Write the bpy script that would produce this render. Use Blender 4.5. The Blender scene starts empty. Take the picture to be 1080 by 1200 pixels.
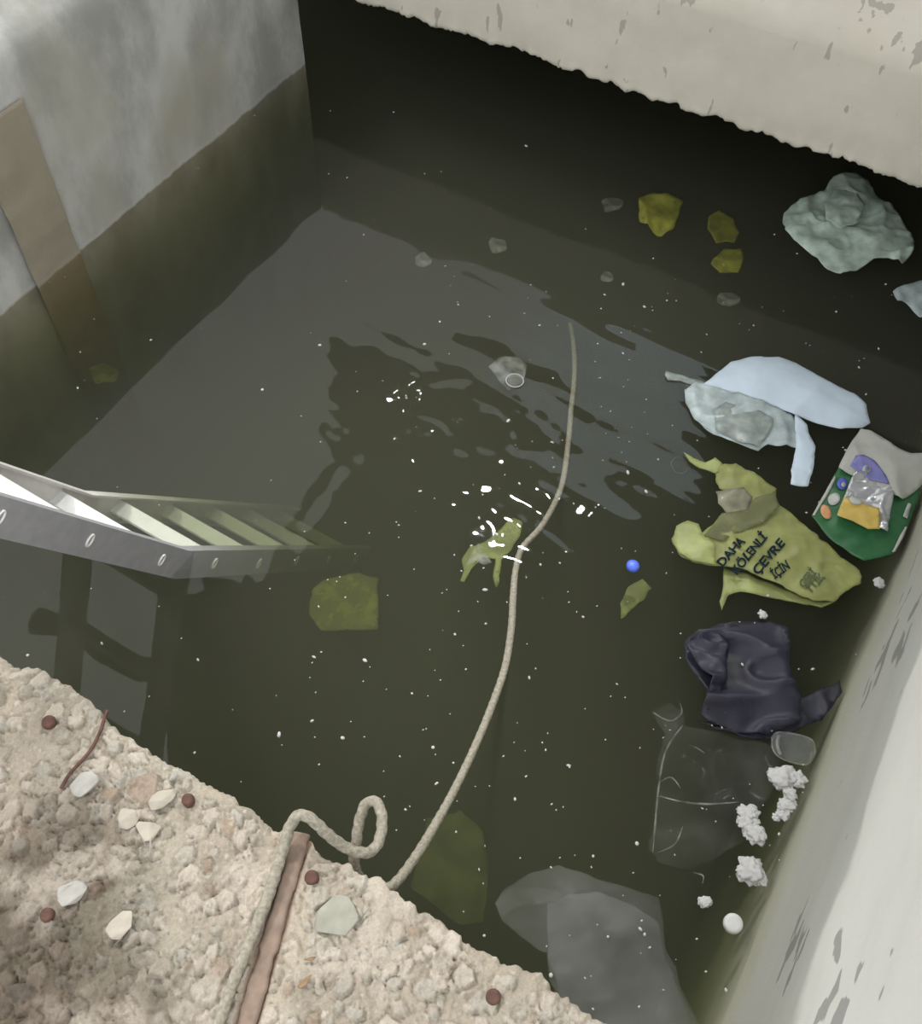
import bpy, bmesh, math, random
import numpy as np
from mathutils import Vector, Matrix, noise as mnoise
from mathutils.geometry import delaunay_2d_cdt

SC = bpy.context.scene
COL = SC.collection
random.seed(7)
RNG = np.random.default_rng(11)

# ------------------------------------------------------------------ camera, sky, lights, exposure
CAM_H = 2.0
RW = np.array([[0.9995960412723159, -0.028421018150564505, 0.0],
               [0.0233349550355381, 0.820714041742663, -0.5708624541515337],
               [0.016224492170916538, 0.5706318492808722, 0.8210457103231756]])
FPX = 1169.217
cd = bpy.data.cameras.new('camera')
cam = bpy.data.objects.new('camera', cd)
COL.objects.link(cam)
cd.sensor_fit = 'VERTICAL'
cd.sensor_height = 36.0
cd.lens = FPX * 36.0 / 1200.0
cd.clip_start = 0.02
M4 = Matrix([[*RW[0], 0], [*RW[1], 0], [*RW[2], CAM_H], [0, 0, 0, 1]])
cam.matrix_world = M4
SC.camera = cam

SC.view_settings.view_transform = 'Standard'
SC.view_settings.look = 'None'
SC.view_settings.gamma = 1.0
SC.view_settings.use_curve_mapping = False
SC.view_settings.exposure = 0.0

world = bpy.data.worlds.new('overcast_sky')
SC.world = world
world.use_nodes = True
wn = world.node_tree.nodes
wl = world.node_tree.links
bg = wn['Background']
bg.inputs['Strength'].default_value = 1.62
tc = wn.new('ShaderNodeTexCoord')
sp = wn.new('ShaderNodeSeparateXYZ')
rp = wn.new('ShaderNodeValToRGB')
wl.new(tc.outputs['Generated'], sp.inputs[0])
wl.new(sp.outputs['Z'], rp.inputs['Fac'])
rp.color_ramp.elements[0].position = 0.0
rp.color_ramp.elements[0].color = (0.72, 0.735, 0.755, 1)
rp.color_ramp.elements[1].position = 0.9
rp.color_ramp.elements[1].color = (1.42, 1.41, 1.38, 1)
el = rp.color_ramp.elements.new(0.66)
el.color = (1.0, 0.99, 0.965, 1)
wl.new(rp.outputs['Color'], bg.inputs['Color'])

# a thinner, bluish-bright patch of cloud, ahead and above
pv = Vector((1.02, 3.05, 3.3)).normalized()
dp = wn.new('ShaderNodeVectorMath'); dp.operation = 'DOT_PRODUCT'; dp.inputs[1].default_value = pv
wl.new(tc.outputs['Generated'], dp.inputs[0])
cn = wn.new('ShaderNodeTexNoise'); cn.inputs['Scale'].default_value = 9; cn.inputs['Detail'].default_value = 4
wl.new(tc.outputs['Generated'], cn.inputs['Vector'])
cm = wn.new('ShaderNodeMath'); cm.operation = 'MULTIPLY_ADD'; cm.inputs[1].default_value = .018
wl.new(cn.outputs['Fac'], cm.inputs[0]); wl.new(dp.outputs['Value'], cm.inputs[2])
mr = wn.new('ShaderNodeMapRange'); mr.interpolation_type = 'SMOOTHSTEP'
mr.inputs['From Min'].default_value = .986; mr.inputs['From Max'].default_value = 1.007
wl.new(cm.outputs[0], mr.inputs['Value'])
cx_ = wn.new('ShaderNodeMix'); cx_.data_type = 'RGBA'; cx_.inputs[7].default_value = (1.35, 1.58, 1.74, 1)
wl.new(mr.outputs[0], cx_.inputs['Factor']); wl.new(rp.outputs['Color'], cx_.inputs[6])
wl.new(cx_.outputs[2], bg.inputs['Color'])

sd = bpy.data.lights.new('sun_through_cloud', 'SUN')
sd.energy = 1.35
sd.angle = math.radians(7)
sd.color = (1.0, 0.97, 0.92)
sun = bpy.data.objects.new('sun_through_cloud', sd)
COL.objects.link(sun)
# light comes from the upper left of the view, fairly high
sun.rotation_euler = Vector((0.54, -0.36, -1.0)).to_track_quat('-Z', 'Y').to_euler()


def at(px, py, z=0.0):
    d = RW @ np.array([px - 540.0, -(py - 600.0), -FPX])
    t = (z - CAM_H) / d[2]
    return np.array([0, 0, CAM_H]) + t * d


# ------------------------------------------------------------------ numpy noise
_P = np.random.default_rng(5).random((256, 256))


def vnoise(x, y):
    xi = np.floor(x).astype(int); yi = np.floor(y).astype(int)
    fx = x - xi; fy = y - yi
    fx = fx * fx * (3 - 2 * fx); fy = fy * fy * (3 - 2 * fy)
    a = _P[xi & 255, yi & 255]; b = _P[(xi + 1) & 255, yi & 255]
    c = _P[xi & 255, (yi + 1) & 255]; d = _P[(xi + 1) & 255, (yi + 1) & 255]
    return (a * (1 - fx) + b * fx) * (1 - fy) + (c * (1 - fx) + d * fx) * fy - 0.5


def fbm(x, y, o=4, g=0.5):
    x = np.asarray(x, float); y = np.asarray(y, float)
    s = 0; a = 1.0
    for i in range(o):
        s = s + a * vnoise(x + 17.3 * i, y + 9.1 * i)
        x = x * 2.03; y = y * 2.03; a *= g
    return s


def ridge(x, y, o=3):
    x = np.asarray(x, float); y = np.asarray(y, float)
    s = 0; a = 1.0
    for i in range(o):
        s = s + a * (1 - np.abs(vnoise(x + 31.7 * i, y + 5.3 * i)) * 4).clip(0, 1) ** 2
        x = x * 2.1; y = y * 2.1; a *= 0.5
    return s


# ------------------------------------------------------------------ object helpers
def link(name, me, mat=None, parent=None, smooth=True):
    o = bpy.data.objects.new(name, me)
    COL.objects.link(o)
    if mat is not None:
        for m in (mat if isinstance(mat, (list, tuple)) else [mat]):
            me.materials.append(m)
    if parent is not None:
        o.parent = parent
    if smooth:
        me.polygons.foreach_set('use_smooth', [True] * len(me.polygons))
    return o


def pydata(name, v, f, mat=None, parent=None, smooth=True):
    me = bpy.data.meshes.new(name)
    me.from_pydata([tuple(map(float, p)) for p in v], [], [tuple(map(int, q)) for q in f])
    me.update()
    return link(name, me, mat, parent, smooth)


def grid_mesh(name, V, mat, nu, nv, parent=None, colors=None, smooth=True):
    """V: (nu*nv,3) row-major (u outer)."""
    i = np.arange((nu - 1) * (nv - 1))
    u = i // (nv - 1); w = i % (nv - 1)
    q = np.stack([u * nv + w, (u + 1) * nv + w, (u + 1) * nv + w + 1, u * nv + w + 1], 1)
    me = bpy.data.meshes.new(name)
    me.vertices.add(len(V)); me.vertices.foreach_set('co', np.ascontiguousarray(V, dtype=np.float32).ravel())
    me.loops.add(q.size); me.loops.foreach_set('vertex_index', q.ravel().astype(np.int32))
    me.polygons.add(len(q))
    me.polygons.foreach_set('loop_start', (np.arange(len(q)) * 4).astype(np.int32))
    me.polygons.foreach_set('loop_total', np.full(len(q), 4, np.int32))
    me.update(calc_edges=True)
    me.validate()
    if colors is not None:
        ca = me.color_attributes.new('tint', 'FLOAT_COLOR', 'POINT')
        ca.data.foreach_set('color', np.ascontiguousarray(colors, dtype=np.float32).ravel())
    return link(name, me, mat, parent, smooth)


def tag(o, label, cat, group=None, kind=None):
    o['label'] = label; o['category'] = cat
    if group: o['group'] = group
    if kind: o['kind'] = kind
    return o


def empty(name, loc, label, cat, group=None):
    o = bpy.data.objects.new(name, None)
    COL.objects.link(o)
    o.location = tuple(map(float, loc))
    o.empty_display_size = 0.05
    return tag(o, label, cat, group)


def struct(o):
    o['kind'] = 'structure'
    return o


def reroot(o, root):
    """parent o (built in world coordinates) under root keeping its place"""
    o.parent = root
    o.matrix_parent_inverse = Matrix.Translation(root.location).inverted()
    return o


def recentre(o):
    """move a mesh's origin to its own middle"""
    me = o.data
    n = len(me.vertices)
    co = np.empty(n * 3, np.float32); me.vertices.foreach_get('co', co); co = co.reshape(-1, 3)
    c = (co.min(0) + co.max(0)) / 2
    me.vertices.foreach_set('co', (co - c).ravel()); me.update()
    o.location = tuple(map(float, c))
    return o


def box(name, lo, hi, frame, mat, parent=None):
    """box in a local frame (origin, e, n, z)"""
    O, e, n = frame
    v = []
    for a in (lo[0], hi[0]):
        for b in (lo[1], hi[1]):
            for c in (lo[2], hi[2]):
                v.append(O + e * a + n * b + np.array([0, 0, c]))
    f = [(0, 1, 3, 2), (4, 6, 7, 5), (0, 4, 5, 1), (2, 3, 7, 6), (0, 2, 6, 4), (1, 5, 7, 3)]
    o = pydata(name, v, f, mat, parent, smooth=False)
    bm = bmesh.new(); bm.from_mesh(o.data); bmesh.ops.recalc_face_normals(bm, faces=bm.faces[:]); bm.to_mesh(o.data); bm.free()
    return o


# ------------------------------------------------------------------ materials
def mat_new(name):
    m = bpy.data.materials.new(name)
    m.use_nodes = True
    nt = m.node_tree
    return m, nt, nt.nodes['Principled BSDF'], nt.nodes['Material Output']


def simple(name, col, rough=0.6, metal=0.0, var=0.12, scale=30, bump=0.0, spec=0.5, coat=0.0):
    m, nt, b, out = mat_new(name)
    N = nt.nodes; L = nt.links
    t = N.new('ShaderNodeTexCoord')
    no = N.new('ShaderNodeTexNoise'); no.inputs['Scale'].default_value = scale; no.inputs['Detail'].default_value = 5
    L.new(t.outputs['Object'], no.inputs['Vector'])
    cr = N.new('ShaderNodeValToRGB')
    c = np.array(col)
    cr.color_ramp.elements[0].position = 0.3; cr.color_ramp.elements[1].position = 0.7
    cr.color_ramp.elements[0].color = (*(c * (1 - var)), 1); cr.color_ramp.elements[1].color = (*np.minimum(c * (1 + var), 1), 1)
    L.new(no.outputs['Fac'], cr.inputs['Fac'])
    L.new(cr.outputs['Color'], b.inputs['Base Color'])
    b.inputs['Roughness'].default_value = rough
    b.inputs['Metallic'].default_value = metal
    b.inputs['Specular IOR Level'].default_value = spec
    b.inputs['Coat Weight'].default_value = coat
    b.inputs['Coat Roughness'].default_value = 0.06
    if bump:
        bp = N.new('ShaderNodeBump'); bp.inputs['Strength'].default_value = bump; bp.inputs['Distance'].default_value = 0.004
        L.new(no.outputs['Fac'], bp.inputs['Height']); L.new(bp.outputs['Normal'], b.inputs['Normal'])
    return m


def film(name, col, alpha, rough=0.3, var=0.15, scale=25, thin=0.5):
    """wet translucent plastic film: part see-through, part diffusing"""
    m, nt, b, out = mat_new(name)
    N = nt.nodes; L = nt.links
    t = N.new('ShaderNodeTexCoord')
    no = N.new('ShaderNodeTexNoise'); no.inputs['Scale'].default_value = scale; no.inputs['Detail'].default_value = 4
    L.new(t.outputs['Object'], no.inputs['Vector'])
    cr = N.new('ShaderNodeValToRGB')
    c = np.array(col)
    cr.color_ramp.elements[0].position = 0.3; cr.color_ramp.elements[1].position = 0.7
    cr.color_ramp.elements[0].color = (*(c * (1 - var)), 1); cr.color_ramp.elements[1].color = (*np.minimum(c * (1 + var), 1), 1)
    L.new(no.outputs['Fac'], cr.inputs['Fac'])
    L.new(cr.outputs['Color'], b.inputs['Base Color'])
    b.inputs['Roughness'].default_value = rough
    mr = N.new('ShaderNodeMapRange')
    mr.inputs['From Min'].default_value = 0.3; mr.inputs['From Max'].default_value = 0.7
    mr.inputs['To Min'].default_value = alpha * (1 - thin * 0.5); mr.inputs['To Max'].default_value = min(1, alpha * (1 + thin * 0.5))
    L.new(no.outputs['Fac'], mr.inputs['Value'])
    L.new(mr.outputs['Result'], b.inputs['Alpha'])
    return m


def concrete(name, base, dark, stain, spots=False, spot_col=(.25, .25, .23), spot_stretch=(1.35, 1.35, .55), scale=1.0, streak=(1, 1, 1), rough=0.85):
    m, nt, b, out = mat_new(name)
    N = nt.nodes; L = nt.links
    t = N.new('ShaderNodeTexCoord')
    mp = N.new('ShaderNodeMapping'); mp.inputs['Scale'].default_value = streak
    rt = N.new('ShaderNodeVectorRotate'); rt.rotation_type = 'Z_AXIS'; rt.inputs['Angle'].default_value = -math.atan2(.87661806, .48118684)
    L.new(t.outputs['Object'], rt.inputs['Vector'])
    L.new(rt.outputs[0], mp.inputs['Vector'])

    def noise(s, d=6, r=0.6, vec=mp):
        n = N.new('ShaderNodeTexNoise'); n.inputs['Scale'].default_value = s * scale; n.inputs['Detail'].default_value = d
        n.inputs['Roughness'].default_value = r
        L.new(vec.outputs[0] if vec is mp else vec.outputs['Object'], n.inputs['Vector'])
        return n

    def mixc(fac, a, bcol):
        mx = N.new('ShaderNodeMix'); mx.data_type = 'RGBA'
        if hasattr(fac, 'links'): L.new(fac, mx.inputs['Factor'])
        else: mx.inputs['Factor'].default_value = fac
        for s, v in ((6, a), (7, bcol)):
            if hasattr(v, 'links'): L.new(v, mx.inputs[s])
            else: mx.inputs[s].default_value = (*v, 1)
        return mx.outputs[2]

    def ramp(src, lo, hi):
        r = N.new('ShaderNodeMapRange'); r.inputs['From Min'].default_value = lo; r.inputs['From Max'].default_value = hi
        r.interpolation_type = 'SMOOTHSTEP'
        L.new(src, r.inputs['Value'])
        return r.outputs['Result']

    n1 = noise(3.2); n2 = noise(11); n3 = noise(90, 4, 0.7, t); n4 = noise(1.7, 3)
    c = mixc(ramp(n1.outputs['Fac'], .38, .66), base, dark)
    c = mixc(ramp(n4.outputs['Fac'], .5, .75), c, stain)
    f2 = ramp(n2.outputs['Fac'], .5, .8)
    mm = N.new('ShaderNodeMath'); mm.operation = 'MULTIPLY'; mm.inputs[1].default_value = .45
    L.new(f2, mm.inputs[0])
    c = mixc(mm.outputs[0], c, dark)
    if spots:
        v = N.new('ShaderNodeTexVoronoi'); v.inputs['Scale'].default_value = 13
        mp2 = N.new('ShaderNodeMapping'); mp2.inputs['Scale'].default_value = spot_stretch
        L.new(rt.outputs[0], mp2.inputs['Vector'])
        # wobble so that the pits are irregular
        wob = N.new('ShaderNodeTexNoise'); wob.inputs['Scale'].default_value = 14; wob.inputs['Detail'].default_value = 3
        L.new(mp2.outputs[0], wob.inputs['Vector'])
        ad = N.new('ShaderNodeMix'); ad.data_type = 'VECTOR'; ad.inputs['Factor'].default_value = 0.16
        L.new(mp2.outputs[0], ad.inputs[4]); L.new(wob.outputs['Color'], ad.inputs[5])
        L.new(ad.outputs[1], v.inputs['Vector'])
        thr = N.new('ShaderNodeSeparateColor'); L.new(v.outputs['Color'], thr.inputs[0])
        sz = N.new('ShaderNodeMapRange'); L.new(thr.outputs[0], sz.inputs['Value'])
        sz.inputs['From Min'].default_value = .08; sz.inputs['From Max'].default_value = 1
        sz.inputs['To Min'].default_value = 0.0; sz.inputs['To Max'].default_value = .40
        lt = N.new('ShaderNodeMath'); lt.operation = 'SUBTRACT'
        L.new(sz.outputs[0], lt.inputs[0]); L.new(v.outputs['Distance'], lt.inputs[1])
        sf = ramp(lt.outputs[0], 0.0, .05)
        m3 = N.new('ShaderNodeMath'); m3.operation = 'MULTIPLY'; m3.inputs[1].default_value = .95
        L.new(sf, m3.inputs[0])
        c = mixc(m3.outputs[0], c, spot_col)
    L.new(c, b.inputs['Base Color'])
    b.inputs['Roughness'].default_value = rough
    b.inputs['Specular IOR Level'].default_value = 0.25
    bp = N.new('ShaderNodeBump'); bp.inputs['Strength'].default_value = .25; bp.inputs['Distance'].default_value = .004
    L.new(n3.outputs['Fac'], bp.inputs['Height']); L.new(bp.outputs['Normal'], b.inputs['Normal'])
    return m


M = {}
M['wall_l'] = concrete('grey_mottled_concrete', (.60, .61, .585), (.36, .365, .34), (.44, .425, .36), spots=False, streak=(1, 1, .55), scale=1.5)
M['wall_b'] = concrete('pale_beige_concrete', (.68, .65, .57), (.62, .59, .51), (.65, .61, .52), spots=True, spot_col=(.43, .41, .36))
M['mortar'] = concrete('tan_mortar', (.36, .32, .25), (.29, .26, .20), (.38, .33, .25), streak=(1, 1, .4))
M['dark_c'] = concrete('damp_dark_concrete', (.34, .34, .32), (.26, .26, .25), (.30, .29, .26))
M['blocker'] = simple('overhead_blocker_dark', (.03, .03, .03), .9)  # near-black tone of the slab added overhead to darken the reflection
M['bar_black'] = simple('overhead_bar_dark', (.03, .028, .025), .9, bump=.5)  # near-black tone of the bar added overhead
M['bottom'] = concrete('silty_pit_bottom', (.13, .13, .08), (.08, .085, .05), (.16, .15, .09))



def waterline(m, mul, line=.30):
    nt = m.node_tree; N = nt.nodes; L = nt.links
    b = N['Principled BSDF']
    src = b.inputs['Base Color'].links[0].from_socket
    t = N.new('ShaderNodeTexCoord'); s_ = N.new('ShaderNodeSeparateXYZ'); L.new(t.outputs['Object'], s_.inputs[0])
    n = N.new('ShaderNodeTexNoise'); n.inputs['Scale'].default_value = 14; n.inputs['Detail'].default_value = 5
    L.new(t.outputs['Object'], n.inputs['Vector'])
    a = N.new('ShaderNodeMath'); a.operation = 'MULTIPLY_ADD'; a.inputs[1].default_value = .03
    L.new(n.outputs['Fac'], a.inputs[0]); L.new(s_.outputs['Z'], a.inputs[2])
    r = N.new('ShaderNodeMapRange'); r.inputs['From Min'].default_value = .012; r.inputs['From Max'].default_value = .022
    L.new(a.outputs[0], r.inputs['Value'])
    wet = N.new('ShaderNodeMix'); wet.data_type = 'RGBA'; wet.blend_type = 'MULTIPLY'; wet.inputs['Factor'].default_value = 1
    L.new(src, wet.inputs[6]); wet.inputs[7].default_value = (*mul, 1)
    mx = N.new('ShaderNodeMix'); mx.data_type = 'RGBA'
    L.new(r.outputs[0], mx.inputs['Factor']); L.new(wet.outputs[2], mx.inputs[6]); L.new(src, mx.inputs[7])
    r2 = N.new('ShaderNodeValToRGB')
    for p, v in ((.012, 0), (.020, line), (.034, 0)):
        e = r2.color_ramp.elements.new(p); e.color = (v, v, v, 1)
    r2.color_ramp.elements[0].color = (0, 0, 0, 1); r2.color_ramp.elements[-1].color = (0, 0, 0, 1)
    L.new(a.outputs[0], r2.inputs['Fac'])
    m2 = N.new('ShaderNodeMix'); m2.data_type = 'RGBA'
    L.new(r2.outputs['Color'], m2.inputs['Factor']); L.new(mx.outputs[2], m2.inputs[6]); m2.inputs[7].default_value = (.62, .62, .58, 1)
    L.new(m2.outputs[2], b.inputs['Base Color'])


waterline(M['wall_l'], (.62, .57, .45))
waterline(M['mortar'], (.80, .72, .58), .12)

# ------------------------------------------------------------------ the setting
D1 = np.array([0.48118684, 0.87661806, 0.0])      # along the left and right walls, away from the viewer
D2 = np.array([0.87661806, -0.48118684, 0.0])     # along the beam and the near ledge, to the right
ZB = -1.15
corner = at(357, 75, 0)
wr = at(845, 1200, 0)
A_LEDGE = at(0, 765, 0.45)
LZ = 0.45

# left wall: runs from its end at the corner back towards the viewer
fr_l = (corner, -D1, -D2)


def wall_grid(name, frame, u0, u1, prof, step, mat, amp=0.004, parent=None, sc=6.0, close=0.3):
    """wall face extruded along u following a profile of (outward, z) points, with shallow unevenness and a solid back"""
    O, e, n = frame
    pts = []
    for (a, b) in zip(prof[:-1], prof[1:]):
        L_ = math.hypot(b[0] - a[0], b[1] - a[1]); k = max(1, int(L_ / step))
        for i in range(k):
            pts.append((a[0] + (b[0] - a[0]) * i / k, a[1] + (b[1] - a[1]) * i / k))
    pts.append(prof[-1])
    back = max(p[0] for p in prof) + close
    pts = [(back, prof[0][1])] + pts + [(back, prof[-1][1])]
    pts = np.array(pts)
    us = np.linspace(u0, u1, max(2, int((u1 - u0) / step)))
    nu, nv = len(us), len(pts)
    U = np.repeat(us, nv); Wp = np.tile(pts[:, 0], nu); Z = np.tile(pts[:, 1], nu)
    d = fbm(U * sc, Z * sc + 3, 4) * amp
    inner = np.tile(np.r_[0, np.ones(nv - 2), 0], nu)
    V = O[None] + e[None] * U[:, None] + n[None] * (Wp + d * inner)[:, None] + np.array([0, 0, 1.0])[None] * Z[:, None]
    return grid_mesh(name, V, mat, nu, nv, parent)


wall_left = struct(wall_grid('wall_left', fr_l, 0.0, 3.4, [(0, ZB), (0, .60), (.012, .622), (.05, .65), (.12, .70), (.24, .78)], .03, M['wall_l'], .006))
# end caps so the wall is solid at its end
cap = struct(box('trim_1', (0.0005, .003, ZB), (.05, .295, .60), fr_l, M['wall_l']))
# tan mortar strip in the left wall (a filled joint)
sA = at(85, 292, 0)
u_strip = float((sA - corner) @ (-D1))
sB = at(42, 325, 0)
u_strip2 = float((sB - corner) @ (-D1))
mortar = struct(wall_grid('trim_2', (corner - D2 * -0.009, -D1, -D2), u_strip, u_strip2 + .03, [(0, -.95), (0, .50)], .012, M['mortar'], .006, sc=14, close=.004))

# beam across the far side: ragged lower edge above the water, rounded top
b0 = at(420, 0, .3)
fr_b = (b0, D2, np.array([-D2[1], D2[0], 0]))


def beam():
    O, e, n = fr_b
    us = np.arange(-.25, 3.0, .008)
    prof = [(.55, .31), (.30, .305), (.12, .30), (.05, .30), (.015, .297), (.004, .300), (0, .306)]
    z = .315
    while z < .60:
        prof.append((0, z)); z += .012
    prof += [(.01, .625), (.03, .645), (.06, .665), (.12, .70), (.25, .78), (.45, .88), (.55, .88)]
    prof = np.array(prof)
    nu, nv = len(us), len(prof)
    U = np.repeat(us, nv); W = np.tile(prof[:, 0], nu); Z = np.tile(prof[:, 1], nu)
    rag = fbm(us * 28, us * 0 + 2.2, 5, .7) * .017 + fbm(us * 3, us * 0 + 7, 2) * .012
    near = np.exp(-((Z - .30).clip(0) / .02)) * (W < .3)
    V = O[None] + e[None] * U[:, None] + n[None] * (W + fbm(U * 6, Z * 6, 4) * .006 * (W < .5) + np.repeat(fbm(us * 40, us * 0 + 4, 3), nv) * .012 * near)[:, None]
    V = V + np.array([0, 0, 1.0]) * (Z + np.repeat(rag, nv) * near)[:, None] - np.array([0, 0, O[2]])
    return grid_mesh('wall_back', V, M['wall_b'], nu, nv)


wall_back = struct(beam())

# dark chamber behind and below the beam
fr_c = (np.array([b0[0], b0[1], 0]), D2, np.array([-D2[1], D2[0], 0]))
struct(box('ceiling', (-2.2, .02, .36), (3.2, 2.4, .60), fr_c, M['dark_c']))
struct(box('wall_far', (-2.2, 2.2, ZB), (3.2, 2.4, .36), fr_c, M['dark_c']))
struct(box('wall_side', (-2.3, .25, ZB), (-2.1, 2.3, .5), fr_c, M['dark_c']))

# right wall
fr_r = (wr, D1, D2)


def right_material():
    m = concrete('pale_grey_worn_concrete', (.66, .66, .62), (.58, .58, .54), (.62, .61, .555), spots=True, spot_col=(.33, .33, .31), spot_stretch=(.42, 1.3, 1.5), streak=(.35, 1.4, 1.4))
    nt = m.node_tree; N = nt.nodes; L = nt.links
    b = N['Principled BSDF']
    src = b.inputs['Base Color'].links[0].from_socket
    t = N.new('ShaderNodeTexCoord'); s = N.new('ShaderNodeSeparateXYZ'); L.new(t.outputs['Object'], s.inputs[0])
    n = N.new('ShaderNodeTexNoise'); n.inputs['Scale'].default_value = 3.0; n.inputs['Detail'].default_value = 5
    L.new(t.outputs['Object'], n.inputs['Vector'])
    a = N.new('ShaderNodeMath'); a.operation = 'MULTIPLY_ADD'; a.inputs[1].default_value = .16
    L.new(n.outputs['Fac'], a.inputs[0]); L.new(s.outputs['Z'], a.inputs[2])
    r = N.new('ShaderNodeMapRange'); r.interpolation_type = 'SMOOTHSTEP'
    r.inputs['From Min'].default_value = .455; r.inputs['From Max'].default_value = .480
    L.new(a.outputs[0], r.inputs['Value'])
    wet = N.new('ShaderNodeMix'); wet.data_type = 'RGBA'; wet.blend_type = 'MULTIPLY'; wet.inputs['Factor'].default_value = 1
    L.new(src, wet.inputs[6]); wet.inputs[7].default_value = (.70, .71, .70, 1)
    r2 = N.new('ShaderNodeMapRange'); r2.interpolation_type = 'SMOOTHSTEP'
    r2.inputs['From Min'].default_value = .0; r2.inputs['From Max'].default_value = .11
    L.new(s.outputs['Z'], r2.inputs['Value'])
    alg = N.new('ShaderNodeMix'); alg.data_type = 'RGBA'
    L.new(r2.outputs[0], alg.inputs['Factor']); alg.inputs[6].default_value = (.38, .38, .30, 1)
    L.new(wet.outputs[2], alg.inputs[7])
    mx = N.new('ShaderNodeMix'); mx.data_type = 'RGBA'
    L.new(r.outputs[0], mx.inputs['Factor']); L.new(alg.outputs[2], mx.inputs[6]); L.new(src, mx.inputs[7])
    L.new(mx.outputs[2], b.inputs['Base Color'])
    return m


M['wall_r'] = right_material()
wall_right = struct(wall_grid('wall_right', fr_r, -1.2, 3.4, [(0, ZB), (0, -.02), (.012, .06), (.02, .20), (.03, .40), (.06, .5), (.20, .9), (.36, 1.35)], .03, M['wall_r'], .008, sc=4))

# pit bottom
struct(box('floor', (-4, -3.2, ZB - .1), (4, 3, ZB + .02), fr_c, M['bottom']))


# ------------------------------------------------------------------ near ledge of broken concrete with exposed stones
def ledge():
    O = A_LEDGE; e = D2; n = -D1
    st = .0026
    us = np.arange(-.30, 1.5, st)
    vs = np.r_[np.linspace(-.03, 0, 8), np.arange(st, .56, st)]
    nu, nv = len(us), len(vs)
    U, V = np.meshgrid(us, vs, indexing='ij')
    H = fbm(U * 7, V * 7, 4) * .02 + fbm(U * 45, V * 45, 5, .74) * .0070
    col = np.empty((nu, nv, 3))
    base = np.array([.40, .362, .302])
    col[:] = base
    k = fbm(U * 9, V * 9, 4)[..., None]
    col *= 1 + k * .22
    greenish = fbm(U * 5 + 40, V * 5, 3)[..., None].clip(0, .4)
    col = col * (1 - greenish) + np.array([.45, .46, .38]) * greenish
    base_h = H.copy()
    rs = np.random.default_rng(3)
    # embedded stones, small to large
    for i in range(6500):
        big = rs.random()
        R = .0032 + .018 * big ** 5.0
        if i > 6475: R = rs.uniform(.018, .034)
        cu, cv = rs.uniform(-.3, 1.5), rs.uniform(-.005, .55)
        asp = rs.uniform(.5, 1); th = rs.uniform(0, math.pi)
        m = R * 1.5
        i0, i1 = np.searchsorted(us, [cu - m, cu + m]); j0, j1 = np.searchsorted(vs, [cv - m, cv + m])
        if i1 - i0 < 2 or j1 - j0 < 2: continue
        du = U[i0:i1, j0:j1] - cu; dv = V[i0:i1, j0:j1] - cv
        a = du * math.cos(th) + dv * math.sin(th); b = (-du * math.sin(th) + dv * math.cos(th)) / asp
        q = np.full(a.shape, -9.0)
        kk = rs.integers(5, 8); th0 = rs.uniform(0, 6.28)
        for j in range(kk):
            tj = th0 + 6.283 * j / kk + rs.uniform(-.35, .35)
            q = np.maximum(q, (a * math.cos(tj) + b * math.sin(tj)) / (R * rs.uniform(.72, 1.0)))
        q = q + fbm(a / R * 1.3 + i, b / R * 1.3, 2) * .12
        w = (1 - q).clip(0, 1)
        prof = np.minimum(w * 5.0, 1.0)
        prof = prof * prof * (3 - 2 * prof)
        hgt = min(R, .012) * rs.uniform(.08, .50)
        tilt = (du * rs.uniform(-.35, .35) + dv * rs.uniform(-.35, .35))
        hb = base_h[i0:i1, j0:j1]
        H[i0:i1, j0:j1] = np.where(prof > .02, np.maximum(H[i0:i1, j0:j1], hb + prof * (hgt + tilt + R * .05)), H[i0:i1, j0:j1])
        # a thin gap round the stone
        H[i0:i1, j0:j1] -= np.exp(-((q - 1.10) / .10) ** 2) * min(R, .012) * .30
        kind = rs.random()
        if kind < .45: c = np.array([.50, .46, .40])
        elif kind < .70: c = np.array([.43, .42, .375])
        elif kind < .86: c = np.array([.56, .52, .46])
        elif kind < .94: c = np.array([.36, .345, .29])
        else: c = np.array([.34, .27, .21])
        c = c * rs.uniform(.88, 1.1)
        mk = (prof > .5)[..., None] * .75
        col[i0:i1, j0:j1] = col[i0:i1, j0:j1] * (1 - mk) + c * mk
    # brown soil lying on the near-left part
    soil = ((V - .15) * 6.0 + fbm(U * 6 + 3, V * 6 + 8, 4) * 1.3 - (U - .50).clip(0) * 3.4).clip(0, 1)[..., None]
    col = col * (1 - soil * .85) + col * np.array([.22, .19, .165]) * soil * .85
    white = (fbm(U * 11 + 9, V * 11 + 1, 4)[..., None] * 2.2 - .25).clip(0, .6)
    col = col * (1 - white) + np.array([.56, .52, .455]) * white
    # groove (an old joint) for the rusty strip
    g0 = at(352, 978, LZ); g1 = at(284, 1215, LZ)
    for p in (g0, g1): p -= O
    ga = np.array([g0 @ e, g0 @ n]); gb = np.array([g1 @ e, g1 @ n])
    gd = (gb - ga) / np.linalg.norm(gb - ga); gn = np.array([-gd[1], gd[0]])
    s = (U - ga[0]) * gn[0] + (V - ga[1]) * gn[1]
    groove = 1 / (1 + np.exp((np.abs(s) - .0165) / .0016))
    H = H * (1 - groove) - .012 * groove
    rim = np.exp(-((np.abs(s) - .03) / .02) ** 2)[..., None]
    col = col * (1 - rim * .25) + np.array([.66, .58, .47]) * rim * .25
    col = col * (1 - groove[..., None]) + np.array([.24, .16, .12]) * groove[..., None]
    # edge: irregular in plan and worn round
    jit = fbm(us * 9, us * 0 + 1.5, 5, .62) * .030 + fbm(us * 60, us * 0 + 5.5, 3, .6) * .008
    jit -= .016 * np.exp(-((us - .19) / .05) ** 2)
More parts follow.
